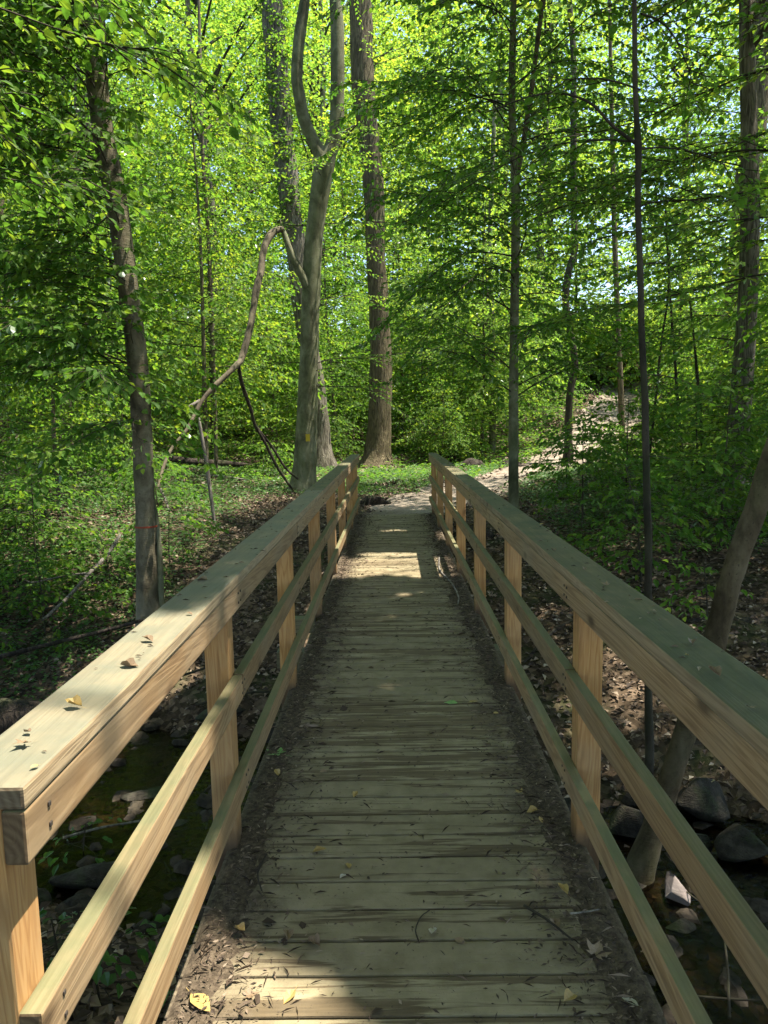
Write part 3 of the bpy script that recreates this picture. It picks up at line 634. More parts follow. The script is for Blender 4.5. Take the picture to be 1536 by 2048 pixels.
class Spray:
    """collects leafy branches"""
    def __init__(s): s.P = []; s.D = []; s.N = []; s.L = []; s.W = []; s.B = []   # W: wood polylines (pts, r0)
    def branch(s, p0, az, L, elev=0.25, droop=0.35, leaf=0.08, dens=1.0, twig=0.45, r0=None, flat=0.45, bare=0.12, tw_gap=0.13, lf_gap=0.055, sag=0.6, thick=0.28):
        n = 9; t = np.linspace(0, 1, n)
        wig = 0.16 * L * np.sin(t * rng.uniform(2, 5) + rng.uniform(0, 6)) * t
        ca, sa = math.cos(az), math.sin(az)
        px = p0[0] + ca * L * t - sa * wig; py = p0[1] + sa * L * t + ca * wig
        pz = p0[2] + L * (math.sin(elev) * t - droop * t * t + 0.07 * np.sin(t * rng.uniform(3, 8) + rng.uniform(0, 6)) * t)
        ax = np.stack([px, py, pz], 1)
        r0 = r0 if r0 else 0.0042 * L + 0.002
        s.B.append(len(s.W)); s.W.append((ax, r0 * (1 - 0.85 * t)))
        tk = np.arange(bare + tw_gap / L, 1.0, tw_gap / L / max(dens, 0.2))
        tk = np.concatenate([tk, [0.999]])
        for q, tt in enumerate(tk):
            tt = min(0.999, tt + rng.uniform(-0.02, 0.02))
            c = np.array([np.interp(tt, t, ax[:, i]) for i in range(3)])
            side = 1 if q % 2 else -1
            last = q == len(tk) - 1
            a2 = az + (0 if last else side * rng.uniform(0.6, 1.15))
            l = L * twig * (1 - 0.72 * tt) * rng.uniform(0.6, 1.2) + leaf
            m = max(2, int(l / lf_gap)); u = (np.arange(m) + rng.random(m) * 0.6) / m
            bend = side * rng.uniform(0.0, 0.4); vz = rng.uniform(-thick, thick * 1.3)
            aa = a2 - bend * u
            d2 = np.stack([np.cos(aa), np.sin(aa), -0.18 * u - 0.03 + (math.sin(elev) - 2 * droop * tt) * 0.5 + vz + 0 * u], 1)
            pp = c + d2 * (l * u)[:, None]
            if l > 0.25:
                s.W.append((np.stack([c, c + d2[m // 2] * l * 0.5, c + d2[-1] * l * 0.95]), np.array([0.0035, 0.0025, 0.0012]) * (1 + L * 0.3)))
            sd = np.where(np.arange(m) % 2 == 0, 1, -1); sd[-1] = 0
            la = aa + sd * rng.uniform(0.5, 1.1, m)
            ld = np.stack([np.cos(la), np.sin(la), d2[:, 2] - rng.uniform(0.0, sag, m)], 1)
            nn = np.stack([rng.normal(0, flat, m), rng.normal(0, flat, m), np.ones(m)], 1)
            s.P.append(pp); s.D.append(ld); s.N.append(nn); s.L.append(leaf * rng.uniform(0.65, 1.2, m))
    def cluster(s, c, rad, n, leaf, flat=0.7):
        """loose clump of leaves"""
        v = rng.normal(0, 1, (n, 3)) * np.array([1, 1, 0.55]) * rad * 0.6
        a = rng.uniform(0, 6.283, n)
        s.P.append(np.array(c) + v); s.D.append(np.stack([np.cos(a), np.sin(a), rng.uniform(-0.7, 0.15, n)], 1))
        s.N.append(np.stack([rng.normal(0, flat, n), rng.normal(0, flat, n), np.ones(n)], 1)); s.L.append(leaf * rng.uniform(0.6, 1.2, n))
    def arrays(s): return np.vstack(s.P), np.vstack(s.D), np.vstack(s.N), np.concatenate(s.L)
    def leaves(s, name, fine=False, aspect=0.68, keep=None):
        P, D, Nn, L = s.arrays()
        if keep is not None:
            k = keep(P); P, D, Nn, L = P[k], D[k], Nn[k], L[k]
        return leaf_mesh(name, P, D, Nn, L, aspect, fine, 0.10)
    def branches(s, root, mat, sides=5):
        """every branch with its twigs is a part of its own"""
        B = s.B + [len(s.W)]
        for q in range(len(B) - 1):
            VV = []; QQ = []; b = 0
            for pts, r in s.W[B[q]:B[q + 1]]:
                V, Q = tube(pts, r, sides if len(pts) > 4 else 3); VV.append(V); QQ.append(Q + b); b += len(V)
            o = link('branch', np_mesh('branch', np.vstack(VV), np.vstack(QQ), True), mat, root)
            o.location = -root.location
    def crown(s, root, mat, fine=True, keep=None, single=0, name='crown', aspect=0.68, eye=(0, 0, 1.6)):
        """the SINGLE largest-looking leaves are objects of their own, the rest one part"""
        P, D, Nn, L = s.arrays()
        if keep is not None:
            k = keep(P); P, D, Nn, L = P[k], D[k], Nn[k], L[k]
        if single:
            d = P - np.array(eye); dist = np.linalg.norm(d, axis=1)
            inview = (np.abs(d[:, 0]) < d[:, 1] * 0.53) & (d[:, 2] < d[:, 1] * 0.62)
            sc_ = L / dist * inview * np.abs((unit(Nn) * unit(d)).sum(1) + 0.25)
            top = np.argsort(-sc_)[:single]
            me1 = leaf_mesh('leaf', np.zeros((1, 3)), np.array([[1., 0, 0]]), np.array([[0., 0, 1]]), np.array([1.0]), aspect, True, 0.10, np.array([0.6]))
            me1.materials.append(mat)
            for i in top:
                x_ = unit(D[i]); y_ = unit(np.cross(Nn[i], x_)); z_ = np.cross(x_, y_)
                o = bpy.data.objects.new('leaf', me1); COL.objects.link(o); o.parent = root
                mm = Matrix([[x_[r], y_[r], z_[r], 0] for r in range(3)] + [[0, 0, 0, 1]]) @ Matrix.Scale(L[i], 4)
                mm.translation = Vector(P[i]) - root.location; o.matrix_basis = mm
            k = np.ones(len(P), bool); k[top] = False; P, D, Nn, L = P[k], D[k], Nn[k], L[k]
        o = link(name, leaf_mesh(name, P, D, Nn, L, aspect, fine, 0.10), mat, root); o.location = -root.location
        o['kind'] = 'stuff'
        return o
    def wood(s, name, sides=4):
        VV = []; QQ = []; b = 0
        for pts, r in s.W:
            V, Q = tube(pts, r, sides if len(pts) > 4 else 3); VV.append(V); QQ.append(Q + b); b += len(V)
        return np_mesh(name, np.vstack(VV), np.vstack(QQ), smooth=True)

# where sun reaches the bridge: the gaps that the real canopy leaves open.
# a leaf at (x,y,z) shades the line x - SUN_S*z = const
def sun_gap(u, v):
    """1 where the canopy is open"""
    g = np.zeros_like(u)
    def ell(cu, cv, ru, rv): return (((u - cu) / ru) ** 2 + ((v - cv) / rv) ** 2) < 1
    def box(u0, u1, v0, v1): return (u > u0) & (u < u1) & (v > v0) & (v < v1)
    wob = 0.07 * vnoise(u * 5, v * 5, 2)
    g = np.where(box(-1.12 + wob, -0.38 + wob, 0.5, 2.15 + 1.5 * wob), 1, g)            # near left rail
    g = np.where(ell(-0.72, 2.45, 0.13, 0.16) | ell(-0.8, 2.85, 0.1, 0.07), 1, g)
    g = np.where(ell(-0.28, 1.55, 0.32, 0.55), 1, g)
    g = np.where(box(-0.72, 0.85, 7.38 + 2 * wob, 8.62 + 2 * wob), 1, g)             # the big patch on the deck
    g = np.where(ell(0.05, 8.75, 0.45, 0.20), 1, g)
    g = np.where(ell(0.22, 5.95, 0.20, 0.09) | ell(0.05, 5.75, 0.10, 0.07) | ell(0.42, 6.7, 0.1, 0.1) | ell(0.12, 6.6, 0.12, 0.08), 1, g)
    g = np.where(ell(0.85, 10.1, 0.22, 0.5) | ell(-0.8, 9.7, 0.22, 0.35) | ell(0.1, 10.7, 0.3, 0.15) | ell(-0.65, 8.6, 0.15, 0.3), 1, g)
    g = np.where(ell(0.66, 2.40, 0.05, 0.2), 1, g)
    g = np.where(ell(-1.6, 5.3, 0.25, 0.3) | ell(2.28, 4.2, 0.16, 0.2) | ell(2.6, 6.5, 0.2, 0.35) | ell(-1.9, 7.4, 0.4, 0.25), 1, g)
    return g
def keep_sun(P, prob=0.0):
    u = P[:, 0] - SUN_S * (P[:, 2] - 0.5); v = P[:, 1]
    g = sun_gap(u, v) > 0
    return ~(g & (P[:, 2] > 2.0))

# ------------------------------------------------------------------ the trees one can tell apart
def tree_root(name, label, x, y, cat='tree', group=None, z=None):
    return thing(name, label, cat, (x, y, float(ground_z(x, y)) if z is None else z), group)
def put(o, root):
    """parent keeping world coordinates (root has only a translation)"""
    o.parent = root; o.location = -root.location
    return o
def rel(paths, dz=-0.35):
    """extend the foot of a trunk into the soil"""
    p = [tuple(q) for q in paths]; a = p[0]
    g = float(ground_z(a[0], a[1]))
    z0 = min(a[2], g) + dz
    return [(a[0] - 0.02, a[1], z0, a[3] * 1.12)] + p
def wood_part(name, paths, mat, root, sides=12, rough=0.07, sub=4, flare=None):
    return put(link(name, tube_mesh(name, paths, sides, rough, sub, flare), mat), root)

# 1 the forked tree left of the far bridge end
t = tree_root('forked_tree', 'smooth grey-green tree forking into a tall Y beside the far left handrail', -2.2, 17.5)
wood_part('trunk', [rel(PATHS['forked'])], M['bark_smooth'], t, 20, 0.05, 5, (1.2, 0.22, 5))
wood_part('limb', [PATHS['fork_r']], M['bark_smooth'], t, 14)
wood_part('limb', [PATHS['fork_l']], M['bark_smooth'], t, 14)
wood_part('broken_stub', [[(-1.86, 17.5, 4.45, 0.15), (-1.90, 17.42, 4.7, 0.13)] + [(q[0], 17.34, q[2], q[3] * 0.78) for q in PATHS['stub'][1:-1]] + [(-2.46, 17.3, 6.08, 0.03), (-2.50, 17.3, 6.25, 0.012)]], M['bark_smooth'], t, 10, 0.12)
bm_ = box_mesh('trail_blaze', 0.10, 0.012, 0.17, 0.002); bm_.materials.append(M['blaze'])
put(link('trail_blaze', bm_), t).location = Vector((-2.01, 17.5 - 0.272, 1.27)) - t.location
sp = Spray()
for k in range(26):
    h = rng.uniform(1.5, 13.5); a = rng.uniform(0, 6.283)
    if h < 6 and k % 2: a = rng.uniform(-1.2, 1.2)
    x0 = float(np.interp(h, [0, 4, 7.5, 13], [-2.1, -1.9, -1.45, -1.1]))
    sp.branch((x0, 17.5, h), a, rng.uniform(1.2, 2.8), rng.uniform(0, 0.35), 0.3, 0.085, 1.0)
sp.branches(t, M['bark_dark'], 4); sp.crown(t, M['leaf'], False)

# 2 broken branch hanging from it
t = thing('broken_branch', 'long pale broken branch hooked over the forked tree stub and bending down to the ground', 'branch', (-4.5, 14.0, 0.3))
wood_part('bough', [[(q[0], q[1], q[2], q[3] * 0.95) for q in PATHS['hang']]], M['bark_thin'], t, 9, 0.12, 3)
wood_part('side_branch', [PATHS['hang2']], M['log_dark'], t, 7, 0.1, 3)
wood_part('side_branch', [PATHS['hang3']], M['log_dark'], t, 7, 0.1, 3)
wood_part('tip', [PATHS['hang4']], M['deadwood'], t, 6, 0.1, 3)
wood_part('snag', [[(-3.95, 15.1, 2.1, 0.05), (-4.1, 15.05, 2.02, 0.045), (-4.22, 15.0, 1.96, 0.02)]], M['deadwood'], t, 6)

# 3 the ivy-clad furrowed tree behind the fork
t = tree_root('vine_clad_tree', 'rough grey furrowed trunk wrapped in vine leaves standing just behind the forked tree', -2.3, 24)
wood_part('trunk', [rel(PATHS['vine'])], M['bark_furrow'], t, 22, 0.10, 4, (1.6, 0.25, 6))
sp = Spray()
for k in range(620):
    h = float(rng.choice([rng.uniform(8, 19), rng.uniform(2.0, 19)])); P_ = PATHS['vine']
    x0 = float(np.interp(h, [q[2] for q in P_], [q[0] for q in P_])); rr = float(np.interp(h, [q[2] for q in P_], [q[3] for q in P_]))
    if 4.6 < h < 8 and rng.random() < 0.8: continue
    a = rng.uniform(0, 6.283); sp.cluster((x0 + math.cos(a) * rr * 1.1, 24 + math.sin(a) * rr * 1.1, h), 0.24, 12, 0.13)
put(link('vine_leaves', sp.leaves('vine_leaves'), M['leaf']), t)
# 4 centre tree
t = tree_root('brown_barked_tree', 'straight brown furrowed trunk with flared roots centred beyond the end of the bridge', -0.57, 26)
wood_part('trunk', [rel(PATHS['centre'])], M['bark_brown'], t, 22, 0.09, 4, (1.8, 0.3, 7))
sp = Spray()
for k in range(30):
    h = rng.uniform(7.5, 20); sp.branch((-0.55, 26, h), rng.uniform(0, 6.283), rng.uniform(1.5, 3.5), 0.3, 0.3, 0.12, 0.8, lf_gap=0.09, tw_gap=0.2)
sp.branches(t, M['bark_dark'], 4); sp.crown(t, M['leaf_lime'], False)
# 5 left near tree
t = tree_root('near_left_tree', 'tall grey lichened tree leaning left close to the left handrail with an orange ribbon', -2.9, 8.3)
wood_part('trunk', [[(q[0], q[1], q[2], q[3] * 0.93) for q in rel(PATHS['left'])]], M['bark_left'], t, 20, 0.10, 3, (0.6, 0.45, 5))
wood_part('side_stem', [[(-2.80, 8.33, -1.0, 0.05), (-2.765, 8.33, -0.2, 0.04), (-2.76, 8.33, 0.4, 0.03), (-2.79, 8.32, 0.8, 0.018)]], M['bark_smooth'], t, 8)
rv, rq = tube(np.array([[-2.886, 8.3, 0.452], [-2.886, 8.3, 0.462], [-2.886, 8.3, 0.472]]), [0.128, 0.129, 0.128], 20)
put(link('ribbon', np_mesh('ribbon', rv, rq, True), M['ribbon']), t)
sp = Spray()
LP = PATHS['left']; lz = [q[2] for q in LP]; lx = [q[0] for q in LP]
for k in range(120):
    h = 1.5 + 6.0 * (k + rng.random()) / 120
    a = rng.choice([rng.uniform(2.2, 4.4), rng.uniform(-1.0, 1.0), rng.uniform(4.0, 5.4)], p=[0.5, 0.22, 0.28])
    L = rng.uniform(0.9, 2.5) * (1.15 if abs(a - 3.14) < 1 else 0.85)
    if math.cos(a) > 0.3: L *= 0.5 if h < 5 else 0.75
    sp.branch((float(np.interp(h, lz, lx)), 8.3, h), a, L, rng.uniform(0.0, 0.9), rng.uniform(0.2, 0.8), rng.uniform(0.085, 0.12), 1.0, 0.45, flat=0.7, sag=0.9)
    if k % 2: sp.cluster((float(np.interp(h, lz, lx)) - abs(rng.normal(0, 0.8)) + 0.35, 8.3 + rng.normal(0, 0.5), h), 0.36, 22, 0.095)
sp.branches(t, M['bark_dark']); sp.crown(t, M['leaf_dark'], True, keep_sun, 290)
# 6 slim pole tree right
t = tree_root('slim_tree', 'slim straight grey tree rising just outside the right handrail', 2.05, 12.5)
wood_part('trunk', [rel(PATHS['slim'])], M['bark_smooth'], t, 14, 0.06, 4, (0.5, 0.2, 4))
wood_part('limb', [PATHS['slim_b']], M['bark_thin'], t, 8)
sp = Spray()
for k in range(84):
    h = 1.9 + 8.6 * (k + rng.random()) / 84
    a = rng.choice([rng.uniform(2.0, 4.3), rng.uniform(-1.0, 1.2), rng.uniform(4.0, 5.4)], p=[0.5, 0.3, 0.2])
    sp.branch((2.05, 12.5, h), a, rng.uniform(1.2, 3.1), rng.uniform(0.0, 1.1), rng.uniform(0.2, 0.9), 0.105, 0.8, 0.5, flat=0.8, sag=1.0, thick=0.45)
    sp.cluster((2.05 + rng.normal(0, 1.1), 12.5 + rng.normal(0, 0.9), h), 0.6, 34, 0.10)
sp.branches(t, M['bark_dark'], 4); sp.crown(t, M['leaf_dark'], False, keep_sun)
# 7 thin near sapling right
t = tree_root('thin_tree', 'thin dark stem rising from the stream bank right of the bridge, knotted where branches leave', 1.97, 5.5)
wood_part('trunk', [rel(PATHS['thin'])], M['bark_dark'], t, 10, 0.08, 4)
wood_part('limb', [[(1.767, 5.5, 3.53, 0.016), (1.60, 5.52, 3.66, 0.012), (1.40, 5.55, 3.86, 0.010), (1.10, 5.6, 3.93, 0.007), (0.7, 5.7, 3.85, 0.004)]], M['bark_dark'], t, 6)
sp = Spray()
for h, a, L in ((3.55, 2.9, 1.7), (3.5, 0.3, 1.3), (3.9, 3.5, 1.3), (4.3, 5.3, 1.2), (4.4, 0.8, 1.5), (4.7, 3.0, 1.5), (5.0, 4.4, 1.3), (5.2, 0.2, 1.3), (2.7, 0.5, 0.9), (1.9, 0.1, 0.7), (1.3, -0.3, 0.5), (1.05, 3.3, 0.35), (0.5, 0.4, 0.4), (3.1, 5.5, 0.8)):
    sp.branch((1.77 + 0.1 * max(0, 3 - h) / 3, 5.5, h), a, L, 0.15, 0.3, 0.075, 0.9, 0.4)
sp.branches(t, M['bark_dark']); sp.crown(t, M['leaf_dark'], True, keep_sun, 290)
# 8 leaning tree
t = tree_root('leaning_tree', 'grey-brown trunk leaning right out of the stream beside the right handrail', 1.52, 4.4)
wood_part('trunk', [rel(PATHS['lean'])], M['bark_lean'], t, 16, 0.08, 4, (0.5, 0.35, 4))
# 9 thick right tree
t = tree_root('thick_tree', 'thick dark furrowed trunk standing behind the saplings on the far right', 10.9, 24)
wood_part('trunk', [rel(PATHS['thick'])], M['bark_brown'], t, 22, 0.08, 4, (1.6, 0.25, 6))
sp = Spray()
for k in range(40):
    h = rng.uniform(3.5, 17); sp.branch((11.2, 24, h), rng.uniform(1.8, 5.4), rng.uniform(1.5, 3.8), 0.3, 0.35, 0.12, 0.8, lf_gap=0.09, tw_gap=0.2, flat=0.8, sag=1.0)
sp.branches(t, M['bark_dark'], 4); sp.crown(t, M['leaf'], False)
# 10 curvy dark tree
t = tree_root('crooked_tree', 'dark crooked stem with two bends behind the mound by the dirt path', 6.2, 26)
wood_part('trunk', [rel(PATHS['curvy'])], M['bark_dark'], t, 12, 0.1, 4, (0.6, 0.2, 4))
sp = Spray()
for k in range(26):
    h = rng.uniform(4.5, 15); sp.branch((6.25, 26, h), rng.uniform(0, 6.283), rng.uniform(1.2, 2.8), 0.2, 0.3, 0.12, 0.8, lf_gap=0.09, tw_gap=0.2)
sp.branches(t, M['bark_dark'], 4); sp.crown(t, M['leaf'], False)
# background stems that read one by one
def stem_tree(name, label, key, mat, flare=None, rough=0.08, leafy=0, lm='leaf', hr=(3, 9), L=(0.8, 2.2), leaf=0.1, cat='tree'):
    p = PATHS[key]
    t = tree_root(name, label, p[0][0], p[0][1], cat)
    wood_part('trunk', [rel(p)], mat, t, 12, rough, 4, flare)
    if leafy:
        sp = Spray(); zz = [q[2] for q in p]; xx = [q[0] for q in p]
        for k in range(leafy):
            h = rng.uniform(*hr); sp.branch((float(np.interp(h, zz, xx)), p[0][1], h), rng.uniform(0, 6.283), rng.uniform(*L), 0.2, 0.3, leaf, 0.9, lf_gap=leaf * 0.7)
        sp.branches(t, M['bark_dark'], 3); sp.crown(t, M[lm], False)
    return t
stem_tree('flaking_bark_tree', 'old furrowed trunk with sunlit flaking bark behind the near left tree', 'bgl1', M['bark_furrow'], (1.5, 0.25, 5))
stem_tree('left_edge_tree', 'straight brown trunk half hidden by leaves at the extreme left edge', 'bgl2', M['bark_brown'], (1.0, 0.2, 5))
stem_tree('pole_tree', 'thin straight pole-like stem between the near left tree and the hanging branch', 'pole', M['bark_thin'], None, 0.05, 16, 'leaf', (3, 13))
stem_tree('dead_sapling', 'bare dead grey sapling leaning in the clearing left of the handrail', 'dead', M['deadwood'], None, 0.1, cat='sapling')
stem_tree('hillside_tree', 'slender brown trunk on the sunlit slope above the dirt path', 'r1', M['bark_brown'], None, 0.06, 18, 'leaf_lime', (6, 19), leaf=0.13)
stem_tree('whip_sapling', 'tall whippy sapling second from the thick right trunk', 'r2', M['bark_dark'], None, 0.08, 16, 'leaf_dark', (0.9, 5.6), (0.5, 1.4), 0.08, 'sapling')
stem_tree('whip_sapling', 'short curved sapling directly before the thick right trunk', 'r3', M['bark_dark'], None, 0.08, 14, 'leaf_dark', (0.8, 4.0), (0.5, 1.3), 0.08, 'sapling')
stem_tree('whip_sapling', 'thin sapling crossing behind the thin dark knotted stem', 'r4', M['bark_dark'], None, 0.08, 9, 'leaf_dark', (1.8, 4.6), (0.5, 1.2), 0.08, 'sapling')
stem_tree('grey_snag', 'slender grey trunk showing through leaves right of the brown centre trunk', 'snag', M['bark_smooth'], None, 0.06, 12, 'leaf_lime', (9, 14), leaf=0.13)
t = thing('leaning_log', 'pale fallen trunk slanting down through leaves behind the thick right tree', 'log', (15, 35, 4))
wood_part('trunk', [PATHS['palelog']], M['deadwood'], t, 8, 0.1)
t = thing('fallen_branch', 'bare grey forked branch lying on the groundcover left of the near left tree', 'branch', (-3.7, 9.2, -0.3))
wood_part('bough', [PATHS['fallen']], M['deadwood'], t, 7, 0.1, 3)
wood_part('side_branch', [PATHS['fallen2']], M['deadwood'], t, 5, 0.1, 3)

# ------------------------------------------------------------------ understory and canopy kinds
def make_understory(name, h, rad, nb, leaf, mat, bark, label, group, tw=0.2, z0=0.9, thick=0.05):
    t = thing(name, label, 'tree', (0, 0, -100), group)
    lean = rng.uniform(-0.5, 0.5, 2); path = []
    for k in range(7):
        u = k / 6; path.append((lean[0] * u * u + 0.12 * math.sin(u * 5 + h), lean[1] * u * u, -0.4 + (h + 0.4) * u, thick * (1 - 0.85 * u) + 0.006))
    o = link('trunk', tube_mesh('trunk', [path], 8, 0.06, 3), bark, t)
    sp = Spray()
    for k in range(nb):
        u = (k + rng.random()) / nb; z = z0 + (h - z0) * u
        prof = math.sin(min(1, u * 0.9 + 0.22) * math.pi) ** 0.6
        L = rad * (0.35 + 0.75 * prof) * rng.uniform(0.55, 1.1)
        sp.branch((lean[0] * (z / h) ** 2, lean[1] * (z / h) ** 2, z), rng.uniform(0, 6.283), L, rng.uniform(0.0, 0.4), rng.uniform(0.1, 0.4), leaf * rng.uniform(0.8, 1.2), 1.0, 0.45, tw_gap=tw, lf_gap=leaf * 0.55, flat=0.75, sag=1.0, thick=0.4)
        if k % 2 == 0: sp.cluster((lean[0] * (z / h) ** 2 + rng.normal(0, 0.3 * L), lean[1] * (z / h) ** 2 + rng.normal(0, 0.3 * L), z + rng.uniform(-0.3, 0.3)), 0.75, 60, leaf)
    link('branches', sp.wood('branches', 3), M['bark_dark'], t)
    link('crown', sp.leaves('crown', aspect=0.68), mat, t)
    return t
def make_canopy(name, h, cz0, rad, ncl, leaf, mat, bark, label, group, thick=0.3, per=26, crad=0.75):
    t = thing(name, label, 'tree', (0, 0, -100), group)
    path = [(0.25 * math.sin(k * 0.9 + h), 0.2 * math.cos(k * 1.1 + h), -0.5 + (h * 0.9 + 0.5) * k / 8, thick * (1 - 0.75 * k / 8)) for k in range(9)]
    link('trunk', tube_mesh('trunk', [path], 14, 0.08, 3, (1.5, 0.2, 5)), bark, t)
    sp = Spray(); limbs = []
    for k in range(ncl):
        a = rng.uniform(0, 6.283); u = rng.random(); r = rad * math.sqrt(rng.random()) * (0.45 + 0.75 * math.sin(math.pi * (0.15 + 0.8 * u)))
        c = (math.cos(a) * r, math.sin(a) * r, cz0 + (h - cz0) * u)
        sp.cluster(c, crad * rng.uniform(0.6, 1.3), per, leaf)
        if k % 12 == 0:
            z1 = max(cz0 * 0.75, c[2] - 0.5 * r - 0.5); limbs.append([(0, 0, z1, 0.08), (c[0] * 0.45, c[1] * 0.45, z1 + (c[2] - z1) * 0.6, 0.05), (c[0] * 0.95, c[1] * 0.95, c[2], 0.015)])
    link('branches', tube_mesh('branches', limbs, 5, 0.1, 3), M['bark_dark'], t)
    link('crown', sp.leaves('crown', aspect=0.7), mat, t)
    return t
UG = 'understory trees of the green thicket'
und = [make_understory('understory_tree', 8.5, 2.8, 60, 0.14, M['leaf'], M['bark_thin'], '-', UG),
       make_understory('understory_tree', 6.5, 2.5, 50, 0.13, M['leaf'], M['bark_thin'], '-', UG),
       make_understory('understory_tree', 11, 3.1, 68, 0.145, M['leaf'], M['bark_thin'], '-', UG, z0=1.6, thick=0.07),
       make_understory('understory_tree', 9.5, 2.9, 60, 0.14, M['leaf_lime'], M['bark_dark'], '-', UG, z0=1.2, thick=0.06),
       make_understory('understory_tree', 4.2, 2.0, 44, 0.115, M['leaf'], M['bark_thin'], '-', UG, z0=0.5, thick=0.03)]
can = [make_canopy('canopy_tree', 24, 9, 5.0, 560, 0.20, M['leaf_lime'], M['bark_furrow'], '-', 'tall canopy trees'),
       make_canopy('canopy_tree', 21, 7, 4.6, 520, 0.19, M['leaf'], M['bark_brown'], '-', 'tall canopy trees', 0.26),
       make_canopy('canopy_tree', 27, 10, 5.5, 600, 0.21, M['leaf_lime'], M['bark_smooth'], '-', 'tall canopy trees', 0.34)]
used = set()
def place(kinds, k, x, y, rz, sc, label, group):
    src = kinds[k]; z = float(ground_z(x, y)) - 0.05
    if id(src) in used: return copy_tree(src, (x, y, z), rz, sc, label, group)
    used.add(id(src)); src.location = (x, y, z); src.rotation_euler = (0, 0, rz); src.scale = (sc,) * 3
    src['label'] = label; src['group'] = group; return src
# thicket: (x, y, kind, scale)
TH = []
LMK = [(-99, 'the left edge tree'), (-0.52, 'the left edge tree'), (-0.395, 'the flaking bark tree'), (-0.35, 'the near left tree'), (-0.243, 'the pole tree'), (-0.115, 'the forked tree'), (-0.015, 'the brown centre trunk'), (0.164, 'the slim tree'), (0.24, 'the crooked tree'), (0.33, 'the thin knotted stem'), (0.455, 'the thick right tree'), (99, '')]
BINS = {}
ORD = ['nearest', 'second', 'third', 'fourth', 'fifth', 'sixth', 'seventh', 'eighth', 'ninth', 'tenth', 'eleventh', 'twelfth']
def where(x, y, what):
    """name the gap between two landmarks, counted from the front"""
    s_ = (x + 0.03) / y
    for k in range(1, len(LMK)):
        if s_ < LMK[k][0]: break
    if k == 1: g = 'left of the left edge tree'
    elif k == len(LMK) - 1: g = 'right of the thick right tree'
    else: g = 'between %s and %s' % (LMK[k - 1][1], LMK[k][1])
    q = BINS.get((what, g), 0); BINS[(what, g)] = q + 1
    return '%s %s %s' % (ORD[q], what, g)
WHAT = ['bright leafy tree', 'small leafy tree', 'tall layered tree', 'dark-stemmed leafy tree', 'low bushy tree']
CWHAT = ['high canopy tree', 'brown-trunked canopy tree', 'smooth-trunked canopy tree']
def group_of(x, y):
    if y > 34: return 'trees far behind the bridge'
    if x < -6: return 'understory trees on the left bank'
    if x > 6: return 'understory trees right of the path'
    return 'understory trees beyond the bridge'
r2 = np.random.default_rng(5)
for (x, y, k, s) in sorted([q_ for q_ in [(-6.2, 13.5, 1, 0.9), (-7.5, 17, 0, 1.0), (-9.5, 14, 3, 1.0), (-5.2, 20.5, 2, 0.95), (-8.2, 22, 2, 1.0), (-11.5, 19, 0, 1.1), (-6.5, 26, 3, 1.0),
                     (-11, 26, 1, 1.2), (-15, 23, 2, 1.1), (-4.6, 29, 0, 1.0), (-9, 31, 3, 1.1), (-14, 31, 2, 1.1), (-19, 29, 0, 1.2),
                     (7.2, 11.5, 1, 0.9), (8.6, 15.5, 3, 1.0), (9.2, 17.5, 4, 1.0), (10.5, 20, 0, 1.0), (13, 19, 2, 1.1), (13.5, 23, 3, 1.1), (12.5, 27.5, 4, 1.1), (16.5, 31, 0, 0.8),
                     (16.5, 25.5, 3, 0.9), (3.4, 28.5, 3, 0.95), (1.2, 31, 0, 1.0), (-2.4, 30, 2, 0.95), (4.4, 33, 2, 1.1), (0.4, 35, 3, 1.1), (-5.5, 35, 0, 1.2), (8, 39, 4, 1.2),
                     (14, 36, 3, 1.2), (19, 35, 0, 1.3), (-11, 37, 2, 1.2), (-17, 37, 3, 1.3), (-23, 36, 2, 1.3), (3, 39, 0, 1.3), (-2.5, 40, 2, 1.3), (6.5, 41, 2, 1.3), (24, 36, 2, 1.3),
                     (-8, 43, 0, 1.4), (11, 45, 3, 1.4), (17, 44, 2, 1.4), (-14, 45, 3, 1.4), (0, 47, 0, 1.5), (5, 50, 3, 1.5), (-5, 51, 2, 1.5), (-20, 44, 0, 1.4), (23, 44, 0, 1.5),
                     (-3.3, 26.8, 4, 1.0), (1.8, 25.8, 4, 0.8), (-7.8, 28, 4, 1.1), (-12, 22.5, 4, 1.1), (11.5, 24.5, 4, 0.8), (15.5, 20, 4, 1.2), (-3.2, 33, 4, 1.3), (2.2, 30, 4, 1.1), (4.2, 30, 4, 1.2), (-1.8, 36, 4, 1.5), (6.8, 35, 4, 1.2), (14, 33, 4, 1.3), (-7, 34, 4, 1.4), (-10, 34.5, 4, 1.4), (3.5, 45, 4, 1.9), (8.5, 47, 4, 1.9), (-4, 46, 4, 1.9), (-11, 41, 4, 1.8), (15, 40, 4, 1.7), (20, 40, 4, 1.8), (-16, 41, 4, 1.8), (0.5, 42, 4, 1.7)] if abs(q_[0]) < q_[1] * 0.66], key=lambda q_: q_[1]):
    place(und, k, x, y, r2.uniform(0, 6.28), s * r2.uniform(0.92, 1.08), where(x, y, WHAT[k]), group_of(x, y))
